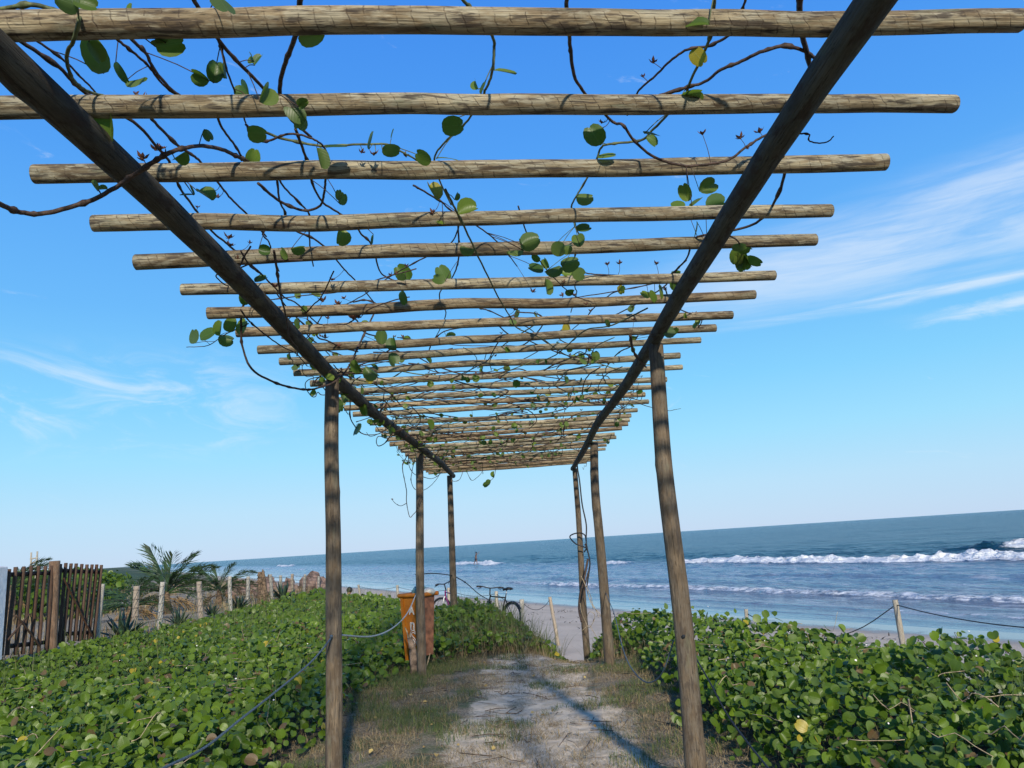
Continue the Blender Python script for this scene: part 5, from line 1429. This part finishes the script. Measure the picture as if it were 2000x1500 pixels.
# pole frame with crossbars far behind the gate
FY = 34.0
tf = thing('pole_frame', 'tall thin ladder like frame of poles far behind the gate', 'frame', aty(67, 1130, FY))
for a, b in (((61, 1079), (60, 1140)), ((73, 1077), (69, 1140))): pole('pole', aty(*b, FY), aty(*a, FY), 0.045, 0.035, PALE_POST_M, tf, seed=a[0], seg=8, step=.3)
for a, b in (((59, 1092), (74, 1089)), ((62, 1100), (71, 1097)), ((59, 1108), (70, 1109))): pole('crossbar', aty(*a, FY), aty(*b, FY), 0.03, 0.03, PALE_POST_M, tf, seed=b[0], seg=6, step=.3)


# ------------------------------------------------------------------ palms and spiky plants
def frond_mesh(L, droop, seed, dead=False):
    rg = np.random.default_rng(seed); n = 22; s = np.linspace(0, 1, n)
    P = np.stack([0 * s, L * s * (1 - 0.12 * s), -droop * L * s ** 2.2], -1); parts = [tube_arrays(P, np.linspace(0.022, 0.005, n) * L ** .5, 5)]
    V, Fq = join(parts); off = len(V); VV = [V]; FF = Fq
    for i in range(3, n):
        for side in (-1, 1):
            for r_ in range(2):
                f = s[i] - r_ * 0.022; p = np.array([0, L * f * (1 - 0.12 * f), -droop * L * f ** 2.2])
                ll = L * 0.42 * math.sin(min(1, (1 - f) * 1.15 + 0.18) * math.pi * 0.62) * rg.uniform(.8, 1.1)
                d = np.array([side * rg.uniform(.38, .75), rg.uniform(.75, 1.0), rg.uniform(-0.05, .35)]); d /= np.linalg.norm(d)
                e = p + d * ll + np.array([0, 0, -ll * rg.uniform(.15, .5)]); m_ = p + d * ll * .5 + np.array([0, 0, .02 * ll]); w = np.array([0.007, 0.010, 0.004]) * L ** .3
                VV.append(np.array([p - w * .6, p + w * .6, m_ + w, m_ - w, e])); FF += [[off, off + 1, off + 2, off + 3], [off + 3, off + 2, off + 4]]; off += 5
    return np.concatenate(VV), FF


DRYPALM = plain('dry palm frond', (0.28, 0.18, 0.08), 0.8, var=0.3)
FRONDS = []
for k in range(4):
    V, Fq = frond_mesh(1.0, (0.15, 0.35, 0.55, 0.8)[k], k); FRONDS.append(mesh_np('frond', V, Fq, plain('palm green %d' % k, (0.030 + .006 * k, 0.066 + .008 * k, 0.026), 0.5, var=0.3, scale=6), smooth=False))
V, Fq = frond_mesh(1.0, 0.9, 9); FROND_DRY = mesh_np('frond', V, Fq, DRYPALM, smooth=False)
TRUNKM = plain('fibrous palm base', (0.16, 0.11, 0.07), 0.9, var=0.4, scale=20, bumpd=.02)


def palm(label, base, h, specs, seed=0, dry=3):
    rg = random.Random(seed)
    specs = [(a_, b_, c_ * 0.88) for a_, b_, c_ in specs]
    t = thing('young_palm', label, 'palm', base, group='young coconut palms behind the fence')
    b = Vector([float(q) for q in base])
    pole('trunk', b - Vector((0, 0, .1)), b + Vector((0, 0, h)), 0.13, 0.06, TRUNKM, t, seed=seed, seg=8, step=.15, rough=0.15)
    for (azd, up, L) in specs:
        # azd: direction seen in the picture (0 right, 90 away, 180 left, 270 towards us)
        a = R(azd); e = R(up); d = Vector((math.cos(a) * math.cos(e), math.sin(a) * math.cos(e), math.sin(e))); s = d.cross(Vector((0, 0, 1))).normalized(); n = s.cross(d)
        k = 0 if up > 60 else (1 if up > 35 else (2 if up > 10 else 3)); c = b + Vector((0, 0, h * 0.9))
        Mx = Matrix(((s.x * L, d.x * L, n.x * L, c.x), (s.y * L, d.y * L, n.y * L, c.y), (s.z * L, d.z * L, n.z * L, c.z), (0, 0, 0, 1)))
        add('frond', FRONDS[k], t, Mx)
    for k in range(dry):
        a = rg.uniform(0, 6.28); e = R(rg.uniform(-35, 0)); L = rg.uniform(.7, 1.0); d = Vector((math.cos(a) * math.cos(e), math.sin(a) * math.cos(e), math.sin(e))); s = d.cross(Vector((0, 0, 1))).normalized(); n = s.cross(d); c = b + Vector((0, 0, h * .7))
        Mx = Matrix(((s.x * L, d.x * L, n.x * L, c.x), (s.y * L, d.y * L, n.y * L, c.y), (s.z * L, d.z * L, n.z * L, c.z), (0, 0, 0, 1)))
        add('frond', FROND_DRY, t, Mx)['label'] = 'dry brown drooping frond'


def pb_(px, y):
    p = aty(px, 1200, y); p[2] = sand_z(p[0], y); return p


palm('tallest young palm, centre of the three beyond the wire fence', pb_(325, 20.5), 0.55, [(150, 66, 1.78), (170, 55, 1.55), (100, 75, 1.38), (40, 62, 1.49), (15, 45, 1.55), (350, 30, 1.38), (190, 25, 1.26), (60, 40, 1.26), (210, 40, 1.15), (300, 50, 1.15), (0, 12, 1.15), (250, 30, 0.92)], 1)
palm('low spreading young palm nearest to the gate, its fronds nearly flat', pb_(255, 18.6), 0.35, [(175, 24, 1.15), (160, 40, 1.1), (35, 62, 1.0), (10, 18, 1.0), (350, 30, 1.0), (190, 12, 1.0), (90, 50, .9), (220, 20, .9), (300, 30, .9), (75, 70, .9)], 2)
palm('small young palm farthest along the wire fence', pb_(427, 23.5), 0.45, [(165, 55, 1.35), (175, 35, 1.2), (20, 42, 1.3), (0, 25, 1.35), (60, 65, 1.1), (130, 70, 1.0), (200, 15, 1.0), (340, 15, 1.0), (270, 45, .8), (300, 20, .9)], 3)
palm('palm top showing over the pickets at the far left', pb_(22, 20.0), 0.95, [(25, 50, 1.2), (45, 60, 1.2), (170, 50, 1.0), (150, 35, 1.0), (5, 25, 1.1), (90, 60, .9), (300, 30, .9)], 4, 1)

AGM = plain('dark agave green', (0.035, 0.075, 0.050), 0.5, var=0.25, scale=8)


def agave(label, base, size, seed, n=18):
    rg = random.Random(seed); t = thing('agave', label, 'agave', base, group='spiky plants behind the fence')
    b = np.array(base, float)
    for k in range(n):
        a = k * 2.4 + rg.uniform(-.2, .2); e = R(20 + 62 * (k / n) + rg.uniform(-8, 8)); L = size * rg.uniform(.75, 1.1)
        d = np.array([math.cos(a) * math.cos(e), math.sin(a) * math.cos(e), math.sin(e)]); s = np.array([-math.sin(a), math.cos(a), 0]); nn = np.cross(s, d)
        V = []; f = []
        for i, (q, w) in enumerate(((0, .035), (.3, .05), (.6, .04), (.85, .02), (1, .002))):
            c = d * L * q + nn * 0 - np.array([0, 0, L * .12 * q * q]); w *= size / .6
            V += [c - s * w + nn * w * .5, c, c + s * w + nn * w * .5, c - nn * .012 * (1 - q)]
            if i: o = 4 * (i - 1); f += [[o, o + 1, o + 5, o + 4], [o + 1, o + 2, o + 6, o + 5], [o + 2, o + 3, o + 7, o + 6], [o + 3, o, o + 4, o + 7]]
        add('leaf', mesh_np('leaf', V, f, AGM), t, loc=b)


agave('dark spiky plant right of the first pale fence post', pb_(241, 14.4), 0.62, 1)
agave('spiky plant behind the fence between the third and fourth posts', pb_(350, 16.6), 0.42, 2)
agave('small dark spiky plant at the foot of the farthest young palm', pb_(414, 18.8), 0.36, 3)
agave('spiky plant between the fifth and sixth pale posts', pb_(466, 20.6), 0.5, 4)
agave('tuft of upright spiky leaves amid the small far posts', pb_(553, 24.0), 0.7, 5)

# ------------------------------------------------------------------ rocks, stump
rr_ = random.Random(12); GR = 'pinkish rocks along the dune edge'
big = {0: 'largest pinkish boulder beside the near left post', 1: 'dark grooved boulder left of the largest one'}
rk = [(627, 1152, 30, .5, .42), (606, 1158, 29, .35, .38), (640, 1168, 28, .30, .22)] + [(rr_.uniform(452, 612), 0, rr_.uniform(26, 34), rr_.uniform(.14, .36), rr_.uniform(.12, .30)) for _ in range(24)]
for k, (px, py, y, rw, rh) in enumerate(rk):
    p = aty(px, 1170, y); p[2] = sand_z(p[0], y) + rh * .5 + 0.0
    o = blob('rock', p, (rw, rw * .8, rh * 1.1), ROCK_M, seed=k * 3 + 1, amp=0.85, nu=14, nv=9, freq=3.0, smooth=False)
    tag(o, big.get(k, 'one of the pinkish brown rocks heaped behind the small far fence posts'), 'rock', GR)

sy = 22.4
ts_ = thing('tree_stump', 'two pronged grey tree stump amid the far fence posts', 'stump', aty(512, 1180, sy))
tube('trunk', [aty(513, 1190, sy), aty(511, 1160, sy), aty(509, 1135, sy), aty(507, 1117, sy)], (0.13, 0.11, 0.08, 0.05), TRUNKM, ts_, origin=aty(512, 1180, sy), seg=9, knobs=0.3, seed=3)
tube('trunk', [aty(517, 1190, sy + .1), aty(517, 1160, sy), aty(515, 1130, sy), aty(513, 1112, sy)], (0.10, 0.08, 0.06, 0.02), TRUNKM, ts_, origin=aty(512, 1180, sy), seg=9, knobs=0.3, seed=4)
# flotsam pile on the sand
fp = aty(1048, 1222, 17.6); fp[2] = sand_z(fp[0], 17.6)
rg = np.random.default_rng(4); n = 900
pp = rg.normal(size=(n, 3)) * np.array([.20, .22, .05]); pp[:, 2] = np.abs(pp[:, 2]) * np.exp(-(pp[:, 0] / .25) ** 2) * 2 + .01
me_o = blades('weed_heap', pp + fp, rg.uniform(.08, .22, n), rg.uniform(.006, .014, n), 3.0, tint_mat('brown weed', (0.10, 0.045, 0.025), (0.26, 0.14, 0.08)), 'heap of dry brown seaweed lying on the sand in the gap', 'seaweed', seed=12, bend=0.12)
# scattered seaweed at the tide line
n = 1500; tt_ = rg.uniform(-6, 45, n); cl = fbm(tt_ * 0.9, 0 * tt_, 4, 202); s_ = rg.normal(16.4, .55, n) + (rg.random(n) < .3) * rg.uniform(-3.5, 0, n)
k = cl > 0.5; tt_, s_ = tt_[k], s_[k]
xx = NX * s_ - NY * tt_; yy = NY * s_ + NX * tt_
blades('seaweed', np.stack([xx, yy, ground_z(xx, yy) + .01], -1), rg.uniform(.03, .10, len(xx)), rg.uniform(.02, .05, len(xx)), 4.0, tint_mat('dark seaweed', (0.03, 0.025, 0.02), (0.09, 0.07, 0.05)), 'dark seaweed scraps scattered on the wet sand', 'seaweed', seed=13, bend=0.06)
# yellowing leaves on the sand by the gap
n = 70; x = rg.normal(1.0, .13, n); y = rg.normal(12.9, .3, n)
x = np.concatenate([x, rg.uniform(-1.8, 1.6, 70)]); y = np.concatenate([y, rg.uniform(4.6, 11, 70)]); n = len(x)
pos = np.stack([x, y, ground_z(x, y) + .03 + .05 * (y > 12)], -1)
m_ = scatter_mesh('fallen_leaves', GPROTO, pos, rand_frames(n, rg.normal(size=(n, 3)) * .3 + [0, -.2, .9], rg), np.where(y > 12, rg.uniform(.04, .07, n), rg.uniform(.015, .04, n)), rg.random(n), tint_mat('fallen leaf', (0.20, 0.13, 0.05), (0.40, 0.31, 0.12)))
tag(add('fallen_leaves', m_), 'dry and yellow leaves lying on the path and by the gap', 'fallen leaves', kind='stuff')
# small sticks on the path
P = []; rg2 = np.random.default_rng(44)
for k in range(420):
    x, y = rg2.uniform(-2.0, 1.7), 4.4 + 7.5 * rg2.random() ** 1.2; L = rg2.uniform(.04, .30); a = rg2.uniform(0, 3.14)
    p0 = np.array([x, y, float(ground_z(x, y)) + .022]); x1, y1 = x + L * math.cos(a), y + L * math.sin(a); p1 = np.array([x1, y1, float(ground_z(x1, y1)) + .025])
    P.append(tube_arrays(np.array([p0, (p0 + p1) / 2 + rg2.normal(size=3) * .008, p1]), rg2.uniform(.0015, .004), 4))
V, f = join(P); tag(add('twigs', mesh_np('twigs', V, f, plain('dead twigs', (0.14, 0.10, 0.07), .9, var=.4))), 'small dead twigs strewn over the sandy path', 'twigs', kind='stuff')
# bare runners and tiny white flowers in the creeper
P = []
for k in range(170):
    side = rg2.random() < .5
    x = rg2.uniform(-6.5, -1.9) if side else rg2.uniform(1.4, 4.5); y = rg2.uniform(3.2, 11)
    if cover_mask(x, y) < .4: continue
    a = rg2.uniform(0, 6.28); pts = []; z = float(ground_z(x, y) + canopy_h(x, y)) + .03
    for j in range(5):
        pts.append((x, y, z + (0.05 * j * rg2.random() if k % 3 == 0 else 0))); a += rg2.uniform(-.6, .6); x += .07 * math.cos(a); y += .07 * math.sin(a)
    P.append(tube_arrays(catmull(pts, 2), rg2.uniform(.0018, .0035), 4))
V, f = join(P); tag(add('runners', mesh_np('runners', V, f, DRY_STEM_M)), 'bare pale runners showing among the creeper leaves', 'runners', kind='stuff')
n = 60; x = np.where(rg2.random(n) < .5, rg2.uniform(-6, -2, n), rg2.uniform(1.5, 4, n)); y = rg2.uniform(3.5, 11, n); k = cover_mask(x, y) > .6; x, y = x[k], y[k]; n = len(x)
m_ = scatter_mesh('small_flowers', GPROTO, np.stack([x, y, ground_z(x, y) + canopy_h(x, y) + .06], -1), rand_frames(n, rg2.normal(size=(n, 3)) * .4 + [0, -.5, .7], rg2), rg2.uniform(.010, .018, n), rg2.random(n), tint_mat('white petals', (0.75, 0.72, 0.70), (0.8, 0.76, 0.72), .6))
tag(add('small_flowers', m_), 'tiny white flowers dotted over the creeper', 'flowers', kind='stuff')


# ------------------------------------------------------------------ people


def skinned(name, label, J, E_, rad, mw, mat):
    import bmesh
    t = thing(name, label, 'person', mw.translation)
    me = bpy.data.meshes.new('body'); bm = bmesh.new(); lay = bm.verts.layers.skin.verify(); vs = {}
    for k, p in J.items():
        v = bm.verts.new(p); vs[k] = v; r_ = rad[k]; v[lay].radius = (r_ if isinstance(r_, tuple) else (r_, r_)); v[lay].use_root = (k == 'pelvis')
    for a, b in E_: bm.edges.new((vs[a], vs[b]))
    bm.to_mesh(me); bm.free(); me.materials.append(mat); o = add('body', me, t, mw)
    s = o.modifiers.new('skin', 'SKIN'); s.use_smooth_shade = True; sub = o.modifiers.new('sub', 'SUBSURF'); sub.levels = 1; sub.render_levels = 2
    return t


def hand(J, E_, rad, w, side, d, k):
    """palm and five short fingers from the wrist"""
    w = Vector(w); d = Vector(d).normalized(); s = d.orthogonal().normalized()
    J['palm' + k] = tuple(w + d * .06); rad['palm' + k] = (.032, .018); E_.append(('wrist' + k, 'palm' + k))
    for i, (o_, L) in enumerate(((-.03, .07), (-.01, .085), (.01, .08), (.03, .06))):
        J[f'f{i}' + k] = tuple(w + d * (.08 + L) + s * o_); rad[f'f{i}' + k] = .009; E_.append(('palm' + k, f'f{i}' + k))
    J['th' + k] = tuple(w + d * .07 + s * .06 * side); rad['th' + k] = .011; E_.append(('palm' + k, 'th' + k))


def sitter():
    y = 31.5; c = aty(675, 1180, y); g = sand_z(c[0], y); head = aty(684, 1154, y)
    # sits side on, facing right, leaning forward; local origin under the hips
    J = dict(pelvis=(0, 0, .12), waist=(.06, 0, .28), chest=(.17, 0, .44), neck=(.27, 0, .56), head0=(.31, 0, .61), head=(.36, 0, .70), kneeL=(.40, .14, .50), ankL=(.58, .14, .08), toeL=(.72, .14, .04), kneeR=(.42, -.12, .48), ankR=(.60, -.12, .08), toeR=(.74, -.12, .04),
             shL=(.20, .19, .48), elL=(.34, .24, .30), wristL=(.52, .18, .36), shR=(.20, -.19, .48), elR=(.36, -.24, .30), wristR=(.54, -.16, .36))
    E_ = [('pelvis', 'waist'), ('waist', 'chest'), ('chest', 'neck'), ('neck', 'head0'), ('head0', 'head'), ('pelvis', 'kneeL'), ('kneeL', 'ankL'), ('ankL', 'toeL'), ('pelvis', 'kneeR'), ('kneeR', 'ankR'), ('ankR', 'toeR'), ('chest', 'shL'), ('shL', 'elL'), ('elL', 'wristL'), ('chest', 'shR'), ('shR', 'elR'), ('elR', 'wristR')]
    rad = dict(pelvis=.15, waist=.13, chest=.145, neck=.055, head0=.07, head=.095, kneeL=.065, ankL=.04, toeL=.03, kneeR=.065, ankR=.04, toeR=.03, shL=.06, elL=.042, wristL=.028, shR=.06, elR=.042, wristR=.028)
    hand(J, E_, rad, J['wristL'], 1, (1, 0, .1), 'L'); hand(J, E_, rad, J['wristR'], -1, (1, 0, .1), 'R')
    mw = Matrix.Translation((float(head[0]) - .36, y, float(head[2]) - .70))
    mw = Matrix.Translation((mw.translation.x, y, mw.translation.z))
    t = skinned('person', 'person with black hair and pale top sitting bent forward on the sand', J, E_, rad, mw, SKIN)
    blob('hair', (0, 0, 0), (.125, .11, .12), HAIR, t, seed=2, amp=.1, mw=mw @ Matrix.Translation((.335, 0, .735)), smooth=True)
    blob('pale_top', (0, 0, 0), (.17, .22, .27), SHIRT, t, seed=3, amp=.15, mw=mw @ Matrix.Translation((.115, 0, .37)) @ Matrix.Rotation(R(32), 4, 'Y'), smooth=True)
    blob('pink_cloth', (0, 0, 0), (.16, .2, .12), PINK_CLOTH, t, seed=4, amp=.2, mw=mw @ Matrix.Translation((.36, 0, .44)), smooth=True)
    # the low sand hummock carried under the sitter
    return mw.translation.z


sitter()


def bather():
    y = 112.0; c = aty(930, 1102, y); z0 = SEA_Z - 0.1
    J = dict(pelvis=(0, 0, .90), waist=(.02, 0, 1.08), chest=(.05, 0, 1.32), neck=(.07, 0, 1.50), head0=(.08, 0, 1.56), head=(.09, 0, 1.68), kneeL=(-.16, .12, .50), ankL=(-.34, .12, .08), kneeR=(.14, -.12, .48), ankR=(.10, -.12, .06), toeL=(-.2, .12, .03), toeR=(.24, -.12, .03),
             shL=(.02, .20, 1.42), elL=(-.10, .42, 1.30), wristL=(-.02, .60, 1.44), shR=(.08, -.20, 1.42), elR=(.30, -.36, 1.50), wristR=(.50, -.44, 1.72))
    E_ = [('pelvis', 'waist'), ('waist', 'chest'), ('chest', 'neck'), ('neck', 'head0'), ('head0', 'head'), ('pelvis', 'kneeL'), ('kneeL', 'ankL'), ('ankL', 'toeL'), ('pelvis', 'kneeR'), ('kneeR', 'ankR'), ('ankR', 'toeR'), ('chest', 'shL'), ('shL', 'elL'), ('elL', 'wristL'), ('chest', 'shR'), ('shR', 'elR'), ('elR', 'wristR')]
    rad = dict(pelvis=.14, waist=.12, chest=.15, neck=.055, head0=.07, head=.10, kneeL=.065, ankL=.04, toeL=.03, kneeR=.065, ankR=.04, toeR=.03, shL=.06, elL=.045, wristL=.03, shR=.06, elR=.045, wristR=.03)
    hand(J, E_, rad, J['wristL'], 1, (0, .4, .6), 'L'); hand(J, E_, rad, J['wristR'], -1, (.5, 0, .8), 'R')
    mw = Matrix.Translation((float(c[0]), y, z0 + .25))
    t = skinned('person', 'tiny bather standing in the breaking wave with one arm raised', J, E_, rad, mw, plain('tanned skin', (0.16, 0.085, 0.055), .6, var=.05))
    blob('hair', (0, 0, 0), (.115, .11, .10), HAIR, t, seed=2, amp=.1, mw=mw @ Matrix.Translation((.08, 0, 1.73)), smooth=True)
    blob('shorts', (0, 0, 0), (.19, .2, .19), DARK_CLOTH, t, seed=3, amp=.1, mw=mw @ Matrix.Translation((0, 0, .80)), smooth=True)


bather()
